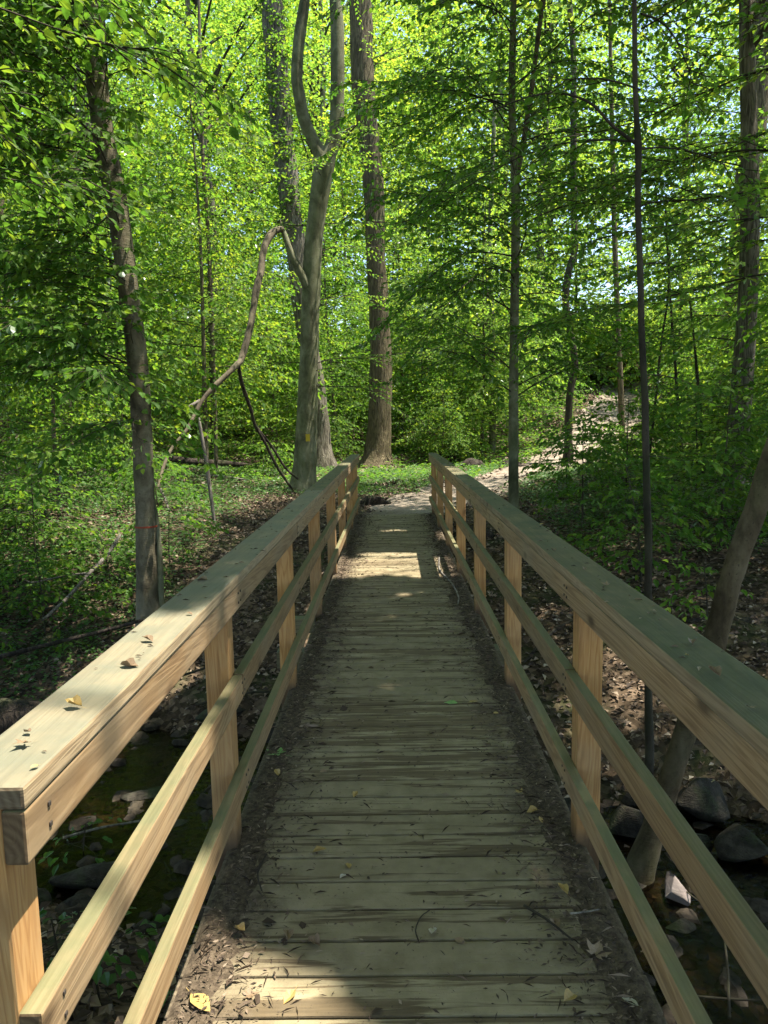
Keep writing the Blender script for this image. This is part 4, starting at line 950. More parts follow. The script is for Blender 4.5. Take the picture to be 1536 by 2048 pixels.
for (x, y, k, s) in sorted([(-8, 33, 0, 1.0), (-3.5, 40, 2, 0.95), (9, 44, 0, 1.0), (25, 37, 1, 1.1), (-15, 36, 2, 1.0), (-21, 31, 0, 1.1), (-24, 40, 2, 1.0),
                     (7, 47, 2, 1.1), (-1, 52, 0, 1.15), (-9, 50, 1, 1.2), (-17, 52, 2, 1.2), (-27, 46, 1, 1.3), (4, 60, 0, 1.3), (-6, 63, 2, 1.3),
                     (13, 62, 1, 1.4), (-15, 64, 0, 1.4), (24, 62, 0, 1.4), (-27, 60, 2, 1.4), (33, 52, 2, 1.4), (-36, 52, 0, 1.5), (35, 66, 1, 1.6), (-36, 70, 1, 1.6)], key=lambda q_: q_[1]):
    place(can, k, x, y, r2.uniform(0, 6.28), s, where(x, y, CWHAT[k]), 'far canopy trees' if y > 45 else 'canopy trees behind the thicket')
# the closed canopy right over and beside the bridge (it casts the shade)
shade = [(5.6, 1.0), (6.2, -4.0), (4.9, 8.6), (-4.9, 3.2), (-5.6, -2.8), (6.6, 14.2), (-6.8, 9.2), (0.6, -6.5)]
SHL = ['tall tree out on the right bank by the near posts', 'tall tree behind the viewer on the right', 'tall tree right of the bridge above the dark log', 'tall tree on the left bank by the second post',
       'tall tree behind the viewer on the left', 'tall tree right of the mound', 'tall tree left of the near left tree', 'tall tree on the path behind the viewer']
crowns = []
for q, (x, y) in enumerate(shade):
    g = 'canopy trees shading the bridge'
    t = tree_root('canopy_tree', SHL[q] + ', high crown shading the deck', x, y, group=g)
    z0 = t.location.z; h = 14.5 + r2.uniform(0, 2)
    path = [(x + 0.1 * math.sin(k), y + 0.1 * math.cos(k * 1.3), z0 - 0.4 + (h + 0.4) * k / 7, 0.22 * (1 - 0.75 * k / 7)) for k in range(8)]
    wood_part('trunk', [path], (M['bark_smooth'], M['bark_furrow'])[q % 2], t, 14)
    sp = Spray(); limbs = []
    for k in range(430):
        a = rng.uniform(0, 6.283); r = 5.2 * math.sqrt(rng.random()); z = rng.uniform(9.6, 14.5)
        c = (x + math.cos(a) * r, y + math.sin(a) * r, z)
        if c[1] > 12.2 and z < 10.8: continue
        sp.cluster(c, rng.uniform(0.35, 0.9), 36, 0.18)
        if k % 40 == 0: limbs.append([(x, y, z - 2.4, 0.07), (x + (c[0] - x) * 0.5, y + (c[1] - y) * 0.5, z - 1.0, 0.04), (c[0], c[1], z, 0.012)])
    for lb_ in limbs: wood_part('limb', [lb_], M['bark_dark'], t, 5, 0.1, 3)
    crowns.append((t, sp, x, y))
# close accidental holes: every spot of the bridge outside the intended sun gaps gets leaf cover
cov = {}
for t, sp, x, y in crowns:
    P_ = np.vstack(sp.P); uu = np.floor((P_[:, 0] - SUN_S * (P_[:, 2] - 0.5)) / 0.25).astype(int); vv = np.floor(P_[:, 1] / 0.25).astype(int)
    for k_ in zip(uu.tolist(), vv.tolist()): cov[k_] = cov.get(k_, 0) + 1
for iu in range(-7, 7):
    for iv in range(-1, 52):
        u_, v_ = (iu + 0.5) * 0.25, (iv + 0.5) * 0.25
        if sun_gap(np.array([u_]), np.array([v_]))[0] > 0: continue
        need = 75 - cov.get((iu, iv), 0)
        if need <= 0: continue
        z_ = rng.uniform(10.2, 13.0); x_ = u_ + SUN_S * (z_ - 0.5)
        t, sp, x, y = min(crowns, key=lambda q_: (q_[2] - x_) ** 2 + (q_[3] - v_) ** 2)
        sp.cluster((x_, v_, z_), 0.20, int(need * 1.3), 0.17)
for t, sp, x, y in crowns:
    put(link('crown', sp.leaves('crown', aspect=0.72, keep=keep_sun), M['leaf_canopy']), t)
for ti, (x, y), lst in ((2, (4.9, 8.6), [(3.2 + 0.33 * k_, rng.uniform(2.5, 3.9), rng.uniform(2.0, 3.6)) for k_ in range(15)]),
                        (5, (6.6, 14.2), [(3.0 + 0.45 * k_, rng.uniform(2.6, 4.6), rng.uniform(2.0, 3.6)) for k_ in range(14)]),
                        (3, (-4.9, 3.2), [(3.3 + 0.17 * k_, rng.uniform(0.45, 1.35), rng.uniform(2.4, 3.9)) for k_ in range(19)]),
                        (6, (-6.8, 9.2), [(1.8 + 0.32 * k_, rng.uniform(-0.6, 1.0), rng.uniform(2.0, 3.8)) for k_ in range(20)])):
    sp = Spray(); t = crowns[ti][0]
    for h, az, L in lst: sp.branch((x, y, h), az, L, rng.uniform(0, 0.25), rng.uniform(0.15, 0.35), 0.09, 1.1, 0.42)
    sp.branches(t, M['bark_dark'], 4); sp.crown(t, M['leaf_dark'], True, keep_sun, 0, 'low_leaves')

for q, (x, y, k) in enumerate([(-11, 0, 0), (-12, 8, 1), (-10, -9, 2), (11, -8, 0), (12.5, 1, 1), (12, 9.5, 2), (0, -15, 1), (-14, 15, 0), (16, 14.5, 1)]):
    place(can, k, x, y, r2.uniform(0, 6.28), 0.85, 'woodland tree ' + ['far out on the left bank', 'on the left bank beyond the sodden log', 'behind the viewer far left', 'behind the viewer far right', 'far out on the right bank', 'on the right bank behind the mossed boulder', 'straight behind the viewer', 'deep in the left thicket', 'deep in the right thicket'][q], 'canopy trees around the bridge')

# far wall of woodland
def far_wood():
    n = 230000
    a = rng.uniform(-0.62, 0.62, n); d = 42 + 50 * rng.random(n) ** 1.2
    x = np.sin(a) * d; y = np.cos(a) * d
    top = np.where(d < 52, 5.0, 26 + 5 * fbm(x * 0.12, y * 0.12, 21))
    z = ground_z(x, y) + rng.random(n) ** 1.15 * top
    keep = fbm(x * 0.45 + z * 0.2, z * 0.45, 31) > -0.10 + 0.22 * np.clip((x - 2) / 8, 0, 1) * (z > 3)
    x, y, z = x[keep], y[keep], z[keep]; n = len(x)
    aa = rng.uniform(0, 6.283, n)
    D = np.stack([np.cos(aa), np.sin(aa), rng.uniform(-0.6, 0.2, n)], 1); Nn = np.stack([rng.normal(0, .5, n), rng.normal(0, .5, n), np.ones(n)], 1)
    return leaf_mesh('far_woodland', np.stack([x, y, z], 1), D, Nn, rng.uniform(0.3, 0.62, n), 0.8)
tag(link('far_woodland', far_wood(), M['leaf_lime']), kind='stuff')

# ------------------------------------------------------------------ saplings and seedlings by the bridge
def seedling(name, label, x, y, h, nb, L, leaf, mat, cat='sapling', group=None, az=None, fine=True, z0=0.2, elev=(0.0, 0.35), dens=1.0):
    if x < -2.5 and h > 0.8: h *= 0.72; nb = int(nb * 0.8)
    z = float(ground_z(x, y)); t = thing(name, label, cat, (x, y, z), group)
    lx, ly = rng.uniform(-0.15, 0.15, 2) * h
    p = [(x + lx * u * u, y + ly * u * u, z - 0.15 + (h + 0.15) * u, 0.004 + 0.009 * h * (1 - u)) for u in np.linspace(0, 1, 6)]
    wood_part('stem', [p], M['bark_dark'], t, 6, 0.05, 3)
    sp = Spray()
    nb = int(nb * 1.5)
    for k in range(nb):
        u = z0 + (1 - z0) * (k + rng.random()) / nb
        a = rng.uniform(0, 6.283) if az is None else rng.uniform(*az)
        sp.branch((x + lx * u * u, y + ly * u * u, z + h * u), a, L * (1.15 - 0.5 * u) * rng.uniform(0.6, 1.1), rng.uniform(*elev), rng.uniform(0.15, 0.4), leaf * 1.15, dens, 0.42, tw_gap=0.15, lf_gap=leaf * 0.6, flat=0.5, sag=0.7)
    wp = link('twigs', sp.wood('twigs', 3), M['bark_dark']); put(wp, t)
    put(link('leaves', sp.leaves('leaves', fine, 0.62), mat), t)
    return t
SG = 'leafy saplings right of the handrail'
for (lb, x, y, h, nb, L, lf) in [
        ('dark bushy sapling right of the slim tree, nearest the path', 3.0, 11.6, 1.7, 26, 0.95, 0.08),
        ('broad leafy sapling on the mound below the crooked tree', 4.2, 13.2, 2.0, 34, 1.2, 0.09),
        ('leafy sapling beside the thin knotted stem with pale drooping sprays', 3.0, 8.8, 1.5, 24, 0.95, 0.085),
        ('wide sapling with big flat leaves before the thick right tree', 4.4, 9.8, 2.1, 32, 1.2, 0.095),
        ('low sapling with sunlit leaves at the far right edge', 5.4, 10.8, 1.3, 20, 0.9, 0.09),
        ('dense sapling between the mound and the whippy saplings', 5.6, 13.5, 2.2, 32, 1.2, 0.09),
        ('bushy dark sapling behind the slim tree at the edge of the mound', 3.6, 15.2, 1.6, 24, 1.1, 0.09),
        ('spreading leafy bush on top of the mound by the path', 5.3, 16.6, 1.3, 26, 1.3, 0.10),
        ('dark leafy bush at the foot of the whippy saplings', 7.2, 16.2, 1.9, 28, 1.4, 0.10),
        ('leafy bush right of the wide sapling with flat leaves', 6.6, 12.0, 1.8, 26, 1.3, 0.10),
        ('small pale-leaved seedling on the leaf litter under the thin stem', 2.7, 7.0, 0.55, 9, 0.45, 0.07),
        ('little seedling with pale green leaves beside the leaning trunk', 3.3, 7.6, 0.6, 9, 0.45, 0.075)]:
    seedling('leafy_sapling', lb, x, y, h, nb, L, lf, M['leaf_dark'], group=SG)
for (lb, x, y, h, nb, L, lf) in [
        ('sapling with long sunlit spray just left of the near left tree', -4.3, 8.6, 1.5, 22, 1.15, 0.08),
        ('leafy sapling on the left slope behind the fallen branch', -5.3, 10.5, 1.8, 26, 1.2, 0.085),
        ('low leafy sapling at the left edge above the dark stream bank', -4.9, 7.6, 1.0, 16, 0.9, 0.075),
        ('bright green sapling in the shade on the far left bank', -6.6, 12.2, 1.9, 28, 1.2, 0.09),
        ('wide dark bush on the left bank under the flaking bark tree', -7.2, 14.5, 1.8, 28, 1.4, 0.10),
        ('leafy bush left of the bare dead sapling in the clearing', -5.6, 15.6, 1.5, 24, 1.2, 0.10),
        ('low ferny bush at the foot of the left slope', -3.9, 9.7, 0.9, 20, 0.9, 0.08),
        ('ferny low bush beside the fallen forked branch', -4.9, 9.2, 0.9, 20, 0.9, 0.08),
        ('dark leafy bush on the left bank behind the low ferny bush', -6.0, 10.8, 1.5, 24, 1.2, 0.09),
        ('feathery sapling right behind the near left tree', -3.3, 10.4, 1.1, 18, 0.8, 0.075),
        ('leafy sapling beside the bare dead sapling', -4.4, 13.4, 1.4, 20, 1.0, 0.085)]:
    seedling('leafy_sapling', lb, x, y, h, nb, L, lf, M['leaf_dark'], group='leafy saplings on the left bank')
for (lb, x, y, h, nb, L, lf) in [('fern-like green plant on the near left bank below the handrail', -1.28, 2.75, 0.38, 12, 0.36, 0.055),
                                 ('small green plant by the near right bank of the stream', 1.62, 2.95, 0.22, 7, 0.2, 0.05),
                                 ('green seedling beside the flat stone at the left water edge', -2.25, 4.75, 0.22, 7, 0.22, 0.06),
                                 ('fern-like tuft of low leaves at the foot of the near left bank', -1.62, 3.1, 0.25, 8, 0.28, 0.05)]:
    seedling('bank_plant', lb, x, y, h, nb, L, lf, M['ivy'], 'plant')
for (lb, x, y, h, nb, L, lf) in [('sunlit bush behind the forked tree', -3.8, 22.0, 1.5, 26, 1.1, 0.11), ('sunlit bush right of the brown centre trunk', 1.6, 27.5, 2.0, 30, 1.3, 0.12),
                                 ('bush with arching stems left of the brown centre trunk', -2.6, 28.5, 2.4, 34, 1.5, 0.12), ('green bush beside the dark root clump by the path', 2.2, 26.5, 1.8, 30, 1.3, 0.12),
                                 ('dark bush beneath the crooked tree', 6.9, 21.6, 1.4, 26, 1.1, 0.11), ('bush at the foot of the flaking bark tree', -9.5, 24, 1.5, 26, 1.3, 0.11),
                                 ('bush on the slope right of the hillside tree', 11.5, 31, 1.8, 30, 1.5, 0.12), ('bush on the left bank beyond the pole tree', -6.2, 24.5, 1.4, 26, 1.2, 0.11),
                                 ('bush beside the thick right tree', 9.2, 22.5, 1.6, 26, 1.2, 0.11)]:
    seedling('forest_bush', lb, x, y, h, nb, L, lf, M['leaf'], 'bush', fine=False)

# ------------------------------------------------------------------ ground cover and leaf litter
def scatter_flat(name, mat, n, xr, yr, dens, size, hmax, aspect, curl, tilt, clump=0.0, fine=False, kind='stuff', dmin=0.0):
    x = rng.uniform(*xr, n); y = yr[0] + (yr[1] - yr[0]) * rng.random(n) ** 1.35
    k = rng.random(n) < dens(x, y); x, y = x[k], y[k]; n = len(x)
    z = ground_z(x, y) + 0.006 + hmax * rng.random(n) ** 1.5 * (0.6 + 0.6 * fbm(x * 1.7, y * 1.7, 41))
    a = rng.uniform(0, 6.283, n)
    D = np.stack([np.cos(a), np.sin(a), rng.normal(0, tilt * 0.6, n)], 1); Nn = np.stack([rng.normal(0, tilt, n), rng.normal(0, tilt, n), np.ones(n)], 1)
    sz = rng.uniform(*size, n) * (1 + np.clip(y - 10, 0, 30) * 0.02)
    me = leaf_mesh(name, np.stack([x, y, z], 1), D, Nn, sz, aspect, fine, curl)
    return tag(link(name, me, mat), kind=kind)
def cyl(x, y): return y - 4.65 + np.clip(0.35 * x, -1.6, 1.6)     # distance from the stream's middle
def off_bridge(x, y): return (np.abs(x) > 0.72) | (y > 12.72) | (y < 0.6)
def path_d(x, y):
    d = np.full(np.shape(x), 99.0)
    for k in range(len(PC) - 1):
        a = np.array(PC[k]); b = np.array(PC[k + 1]); ab = b - a
        t = np.clip(((x - a[0]) * ab[0] + (y - a[1]) * ab[1]) / (ab @ ab), 0, 1)
        d = np.minimum(d, np.hypot(x - a[0] - ab[0] * t, y - a[1] - ab[1] * t))
    return d
def green(x, y):
    """0..1 how much low green growth"""
    g = 0.5 + 0.9 * fbm(x * 0.45, y * 0.45, 17)
    left = np.clip((-x - 2.6) / 1.4, 0, 1) * np.clip((y - 6.6) / 1.5, 0, 1)
    rightm = np.clip((x - 2.2) / 0.6, 0, 1) * np.clip((y - 9.4) / 1.2, 0, 1)
    far = np.clip((y - 15) / 3, 0, 1)
    base = np.clip(left + rightm + far * 0.8, 0, 1)
    return np.clip(base * np.clip(g + 0.25, 0.12, 1), 0, 1) * (path_d(x, y) > 1.0 + 0.05 * np.clip(y - 18, 0, 30))
scatter_flat('leaf_litter', M['dead'], 150000, (-9, 9), (0.6, 20), lambda x, y: np.where(off_bridge(x, y) & (np.abs(cyl(x, y)) > 1.12) & (path_d(x, y) > 0.5), 1 - 0.6 * green(x, y), 0) * (0.75 + 0.25 * fbm(x * 1.3, y * 1.3, 5)), (0.035, 0.085), 0.035, 0.6, 0.18, 0.55)
scatter_flat('sunken_leaves', M['dead'], 2200, (-4, 4), (2.5, 7.2), lambda x, y: np.where(off_bridge(x, y) & (np.abs(cyl(x, y)) < 1.15), 1.0, 0) * (fbm(x * 2, y * 2, 8) > 0.05), (0.03, 0.07), 0.01, 0.65, 0.1, 0.15)
scatter_flat('far_leaf_litter', M['dead'], 60000, (-16, 16), (18, 44), lambda x, y: (1 - 0.7 * green(x, y)) * np.clip((path_d(x, y) - 0.4) / 1.6, 0.12, 1), (0.07, 0.14), 0.04, 0.7, 0.15, 0.5)
scatter_flat('ground_cover', M['ivy'], 230000, (-10, 9), (6.0, 24), lambda x, y: green(x, y) * off_bridge(x, y), (0.035, 0.075), 0.22, 0.75, 0.1, 0.35)
scatter_flat('far_ground_cover', M['leaf'], 70000, (-18, 18), (20, 44), lambda x, y: green(x, y), (0.07, 0.13), 0.25, 0.75, 0.1, 0.4)
def bright_patch(x, y): return np.clip(1.2 - np.hypot((x + 0.4) / 2.6, (y - 19.5) / 3.2), 0, 1) * (fbm(x * 1.4, y * 1.1, 77) > -0.1) * (path_d(x, y) > 0.7)
scatter_flat('clearing_ground_cover', M['leaf'], 13000, (-3.5, 2.2), (16, 24), bright_patch, (0.04, 0.08), 0.16, 0.75, 0.1, 0.35)

# bits of leaf and twig on the deck
def deck_bits(n, size, aspect, edge, zed=0.004, mat=None, name='deck_litter', tilt=0.25, y1=12.6):
    y = rng.uniform(0.9, y1, n)
    s = rng.choice([-1, 1], n)
    x = np.where(rng.random(n) < edge, s * (0.64 - np.abs(rng.normal(0, 0.13, n))), rng.uniform(-0.6, 0.6, n))
    k = np.abs(x) < 0.66; x, y = x[k], y[k]; n = len(x)
    t = np.clip((np.abs(x) - 0.45) / 0.2, 0, 1)
    z = zed + 0.020 * t + rng.random(n) * 0.004
    a = rng.uniform(0, 6.283, n)
    D = np.stack([np.cos(a), np.sin(a), rng.normal(0, 0.12, n)], 1); Nn = np.stack([rng.normal(0, tilt, n), rng.normal(0, tilt, n), np.ones(n)], 1)
    me = leaf_mesh(name, np.stack([x, y, z], 1), D, Nn, size[0] + (size[1] - size[0]) * rng.random(n) ** 2, rng.uniform(0.5, 1.5, n) * aspect, False, rng.uniform(0, 0.2), tint=rng.random(n) ** 2 * 0.9)
    return tag(link(name, me, mat or M['dead']), kind='stuff')
deck_bits(26000, (0.005, 0.026), 0.33, 0.80, name='leaf_crumbs', tilt=0.5)
deck_bits(420, (0.02, 0.06), 0.6, 0.95, name='curled_leaf_bits', tilt=0.6)
deck_bits(6000, (0.015, 0.07), 0.05, 0.75, name='twig_crumbs')
# crumbs on the cap rails
def cap_bits(n):
    y = rng.uniform(1.0, 12.6, n); s = rng.choice([-1, 1], n); x = s * rng.uniform(0.605, 0.737, n); a = rng.uniform(0, 6.283, n)
    D = np.stack([np.cos(a), np.sin(a), rng.normal(0, 0.08, n)], 1); Nn = np.stack([rng.normal(0, .2, n), rng.normal(0, .2, n), np.ones(n)], 1)
    me = leaf_mesh('rail_crumbs', np.stack([x, y, np.full(n, 1.061)], 1), D, Nn, rng.uniform(0.006, 0.028, n), 0.35, False, 0.12)
    tag(link('rail_crumbs', me, M['dead']), kind='stuff')
cap_bits(330)

# single fallen leaves
def fallen_leaf_mesh(name, lobes=0, size=1.0, curl=0.15, seed=0):
    """a leaf outline with midrib, a little curled, petiole behind; unit length"""
    rr = np.random.default_rng(seed)
    if lobes == 0:
        prof = [(0.0, 0.02), (0.12, 0.16), (0.3, 0.27), (0.5, 0.29), (0.7, 0.21), (0.87, 0.09), (1.0, 0.0)]
        out = [(x, w) for x, w in prof] + [(x, -w) for x, w in prof[-2::-1]]
    else:
        out = []
        spec = [(-175, .12), (-150, .30), (-128, .52), (-112, .28), (-92, .42), (-62, .72), (-48, .42), (-28, .46), (0, .98), (28, .46), (48, .42), (62, .72), (92, .42), (112, .28), (128, .52), (150, .30), (175, .12)]
        for a, r_ in spec: out.append((0.35 + 0.62 * r_ * math.cos(math.radians(a)), 0.62 * r_ * math.sin(math.radians(a)) * -1))
    V = [(0.42, 0, 0.0)]; 
    for (x, yv) in out:
        z = curl * (abs(yv) * 1.6) ** 1.5 + 0.06 * curl * rr.normal() + curl * 0.5 * max(0, x - 0.6) ** 1.2
        V.append((x, yv + 0.01 * rr.normal(), z))
    n = len(out); F3 = [(0, 1 + k, 1 + (k + 1) % n) for k in range(n)]
    V += [(0.02, 0.012, 0), (0.02, -0.012, 0), (-0.30, 0.03, 0.02), (-0.30, 0.015, 0.02)]
    b = 1 + n; F3 += [(b, b + 1, b + 3), (b, b + 3, b + 2)]
    V = [(x * size, yv * size, z * size) for x, yv, z in V]
    me = bpy.data.meshes.new(name); me.from_pydata(V, [], F3); me.update(); return me
LM = {'maple': fallen_leaf_mesh('maple_leaf', 1, 0.115, 0.10, 1), 'green': fallen_leaf_mesh('green_leaf', 0, 0.085, 0.2, 2)}
for q in range(4): LM['oval%d' % q] = fallen_leaf_mesh('oval_leaf', 0, 1.0, 0.25 + 0.25 * q, 10 + q)
LM['lobed'] = fallen_leaf_mesh('lobed_leaf', 1, 1.0, 0.3, 30)
def drop(name, me, mat, label, x, y, z, rz, sc, group=None, tilt=0.1):
    if 'cap rail' in label: sc *= 0.75
    me2 = me
    o = bpy.data.objects.new(name, me2); COL.objects.link(o)
    if len(me.materials) == 0: me.materials.append(mat)
    o.material_slots[0].link = 'OBJECT'; o.material_slots[0].material = mat
    o.location = (x, y, z); o.rotation_euler = (rng.uniform(-tilt, tilt), rng.uniform(-tilt, tilt), rz); o.scale = (sc,) * 3
    return tag(o, label, 'leaf', group)
drop('maple_leaf', LM['maple'], M['fresh_leaf'], 'large pale green lobed leaf lying on the deck near the left edge', -0.57, 3.36, 0.006, 2.6, 1.15, tilt=0.03)
drop('green_leaf', LM['green'], M['fresh_leaf'], 'glossy green oval leaf right of the middle of the deck', 0.32, 3.98, 0.008, 2.9, 0.95)
drop('green_leaf', LM['green'], M['yellow_leaf'], 'yellowed leaf lying against the glossy green leaf on the deck', 0.385, 3.99, 0.008, 0.3, 0.7)
DL = [(-0.566, 3.123, 'yellow', 'oval2', .05, 'small yellow leaf on the left soil, behind the large green leaf'), (-0.352, 3.188, 'tan', 'oval1', .045, 'small tan leaf left of the deck middle, level with the large green leaf'),
      (-0.219, 2.942, 'yellow', 'oval3', .04, 'tiny curled yellow leaf near the deck middle beyond the streaked plank'), (-0.352, 2.551, 'yellow', 'oval2', .055, 'long curled yellow leaf on the plank beside the second left post'),
      (-0.209, 2.449, 'yellow', 'oval1', .04, 'upright orange-yellow leaf on the dark streaked plank'), (-0.238, 2.392, 'pale', 'oval2', .03, 'pale grey leaf scrap touching the dark streaked plank'),
      (-0.549, 2.122, 'yellow', 'oval3', .05, 'folded yellow leaf on the left soil, nearest the lower rail'), (-0.275, 2.052, 'tan', 'oval3', .06, 'greenish tan curled leaf left of the deck middle'),
      (-0.387, 2.131, 'tan', 'oval2', .06, 'tan curled leaf beside the left soil edge'), (-0.33, 1.884, 'yellow', 'oval1', .055, 'yellow leaf standing on edge above the sunlit patch'),
      (-0.481, 1.859, 'tan', 'lobed', .06, 'broad tan leaf on the left near the sunlit patch'), (0.077, 2.131, 'pale', 'oval1', .045, 'cream folded leaf in the middle of the near deck'),
      (0.14, 2.083, 'tan', 'oval0', .04, 'flat brown-pink leaf just right of the cream folded leaf'), (0.501, 2.941, 'yellow', 'lobed', .055, 'yellow lobed leaf on the right soil beyond the second right post'),
      (0.541, 2.804, 'yellow', 'oval3', .05, 'orange curled leaf on the right soil'), (0.54, 2.708, 'yellow', 'oval0', .035, 'round yellow leaf near the foot of the second right post'),
      (0.533, 2.267, 'yellow', 'oval3', .05, 'slim orange leaf on the dark soil right of the deck'), (0.467, 2.17, 'tan', 'oval2', .055, 'tan curled leaf left of the slim orange leaf'),
      (0.535, 1.969, 'tan', 'lobed', .10, 'large brown lobed leaf near the right deck edge'), (0.456, 1.857, 'yellow', 'oval2', .06, 'bright yellow curled leaf in front of the large brown lobed leaf'),
      (0.612, 1.80, 'pale', 'oval0', .05, 'pale leaf at the right edge nearest the camera'), (-0.617, 1.855, 'yellow', 'oval0', .085, 'pointed yellow-green leaf in the sunlit left corner of the deck'),
      (-0.17, 4.6, 'tan', 'oval2', .045, 'tan leaf on the deck before the third pair of posts'), (0.528, 3.797, 'yellow', 'oval1', .04, 'small yellow leaf right of the glossy green leaf')]
for x, y, c, sh, sz, lb in DL:
    drop('fallen_leaf', LM[sh], M[{'yellow': 'yellow_leaf', 'tan': 'tan_leaf', 'pale': 'pale_leaf'}[c]], lb, x, y, 0.006 + (0.014 if abs(x) > 0.5 else 0), rng.uniform(0, 6.28), sz, 'fallen leaves on the deck', 0.25)
CLf = [(-0.694, 1.241, 'oval2', .028, 'tan', 'brown leaf scrap on the outer edge of the left cap rail'), (-0.639, 1.354, 'oval3', .05, 'yellow', 'curled tan leaf curl on the sunlit left cap rail'),
       (-0.66, 1.20, 'lobed', .055, 'tan', 'reddish brown crumpled leaf on the near left cap rail'), (-0.605, 1.11, 'oval1', .02, 'yellow', 'tiny yellow scrap near the sawn end of the left cap rail'),
       (-0.655, 1.60, 'oval3', .06, 'tan', 'dark brown twisted leaf on the left cap rail'), (-0.686, 2.512, 'oval2', .06, 'tan', 'brown leaf on the left cap rail above the second post'),
       (-0.61, 2.038, 'oval1', .03, 'tan', 'small curled leaf on the inner edge of the left cap rail'), (-0.64, 1.78, 'oval2', .05, 'tan', 'reddish leaf fragments on the sunlit left cap rail'),
       (0.666, 2.609, 'oval2', .04, 'tan', 'brown leaf on the right cap rail above the second post'), (0.67, 2.316, 'lobed', .05, 'tan', 'crumpled brown leaf on the right cap rail'),
       (0.71, 2.127, 'oval1', .035, 'tan', 'small leaf on the outer edge of the right cap rail'), (0.676, 1.68, 'oval3', .045, 'tan', 'dark curled leaf on the right cap rail beside a yellow scrap'),
       (0.641, 1.607, 'lobed', .022, 'yellow', 'bright yellow-green leaf scrap on the right cap rail'), (0.646, 1.467, 'oval3', .05, 'tan', 'long thin dark leaf on the near right cap rail'),
       (0.628, 1.312, 'lobed', .035, 'tan', 'brown knobbly seed husk nearest the camera on the right cap rail'), (0.726, 3.716, 'oval0', .04, 'yellow', 'yellowish leaf on the right cap rail before the third post'),
       (0.631, 2.988, 'oval2', .045, 'tan', 'tan leaf on the inner edge of the right cap rail')]
for x, y, sh, sz, c, lb in CLf:
    drop('fallen_leaf', LM[sh], M[{'yellow': 'yellow_leaf', 'tan': 'tan_leaf'}[c]], lb, x, y, 1.062, rng.uniform(0, 6.28), sz, 'leaves lying on the cap rails', 0.2)
def stick(label, pts, r, mat='deadwood'):
    p = [(a, b, c, r * (1 - 0.5 * k / len(pts))) for k, (a, b, c) in enumerate(pts)]
    return tag(link('stick', tube_mesh('stick', [p], 6, 0.15, 3), M[mat]), label, 'stick')
stick('thin crooked stick lying along the right side of the deck past the sun patch', [(0.50, 8.4, 0.012), (0.46, 7.7, 0.014), (0.53, 7.1, 0.014), (0.55, 6.5, 0.016), (0.52, 6.2, 0.012)], 0.011)
stick('short dark twig on the right soil of the near deck', [(0.38, 2.22, 0.016), (0.44, 2.14, 0.022), (0.50, 2.06, 0.014)], 0.005, 'bark_dark')
stick('pale straw-coloured twig on the right soil', [(0.52, 2.17, 0.022), (0.57, 2.175, 0.024), (0.62, 2.19, 0.022)], 0.0035)
stick('curved thin twig standing bent on the middle of the near deck', [(0.03, 2.07, 0.004), (0.02, 2.12, 0.008), (0.04, 2.18, 0.009), (0.07, 2.22, 0.004)], 0.0025, 'bark_dark')
stick('dark stick half buried in the left soil near the second post', [(-0.52, 2.52, 0.018), (-0.53, 2.40, 0.024), (-0.50, 2.31, 0.018)], 0.004, 'bark_dark')
stick('long thin dark root arching over the leaf litter right of the bridge', [(1.1, 6.9, -0.93), (1.7, 7.6, -0.62), (2.4, 8.0, -0.58), (3.3, 8.1, -0.6)], 0.02, 'bark_dark')
stick('bare twig reaching over the near right water', [(1.45, 3.0, -1.1), (1.62, 3.4, -1.12), (1.75, 3.8, -1.2), (1.72, 4.15, -1.28)], 0.007, 'bark_dark')
stick('thin twig crossing the near right water edge', [(1.25, 3.2, -1.15), (1.6, 3.1, -1.1), (1.95, 3.2, -1.18), (2.2, 3.25, -1.2)], 0.006, 'bark_dark')
stick('pale stick half sunk in the stream beside the long stone', [(-2.45, 4.9, -1.33), (-2.2, 4.98, -1.30), (-1.95, 5.08, -1.31)], 0.012)
stick('dark branch lying on the left bank slope toward the near left tree', [(-4.3, 7.4, -0.80), (-3.8, 7.6, -0.72), (-3.3, 7.9, -0.66), (-2.9, 8.05, -0.58)], 0.028, 'log_dark')
stick('thin branch lying over the left bank litter', [(-2.2, 6.9, -0.86), (-1.6, 7.3, -0.78), (-1.0, 7.35, -0.72)], 0.014, 'bark_dark')
stick('low curved branch on the left bank beside the bridge', [(-1.9, 6.5, -0.98), (-1.4, 6.7, -0.94), (-0.9, 6.6, -0.95)], 0.012, 'bark_dark')
stick('grey stick in the sunny litter left of the forked tree', [(-5.2, 19.5, 0.28), (-4.6, 19.7, 0.22), (-3.9, 19.5, 0.12)], 0.025)

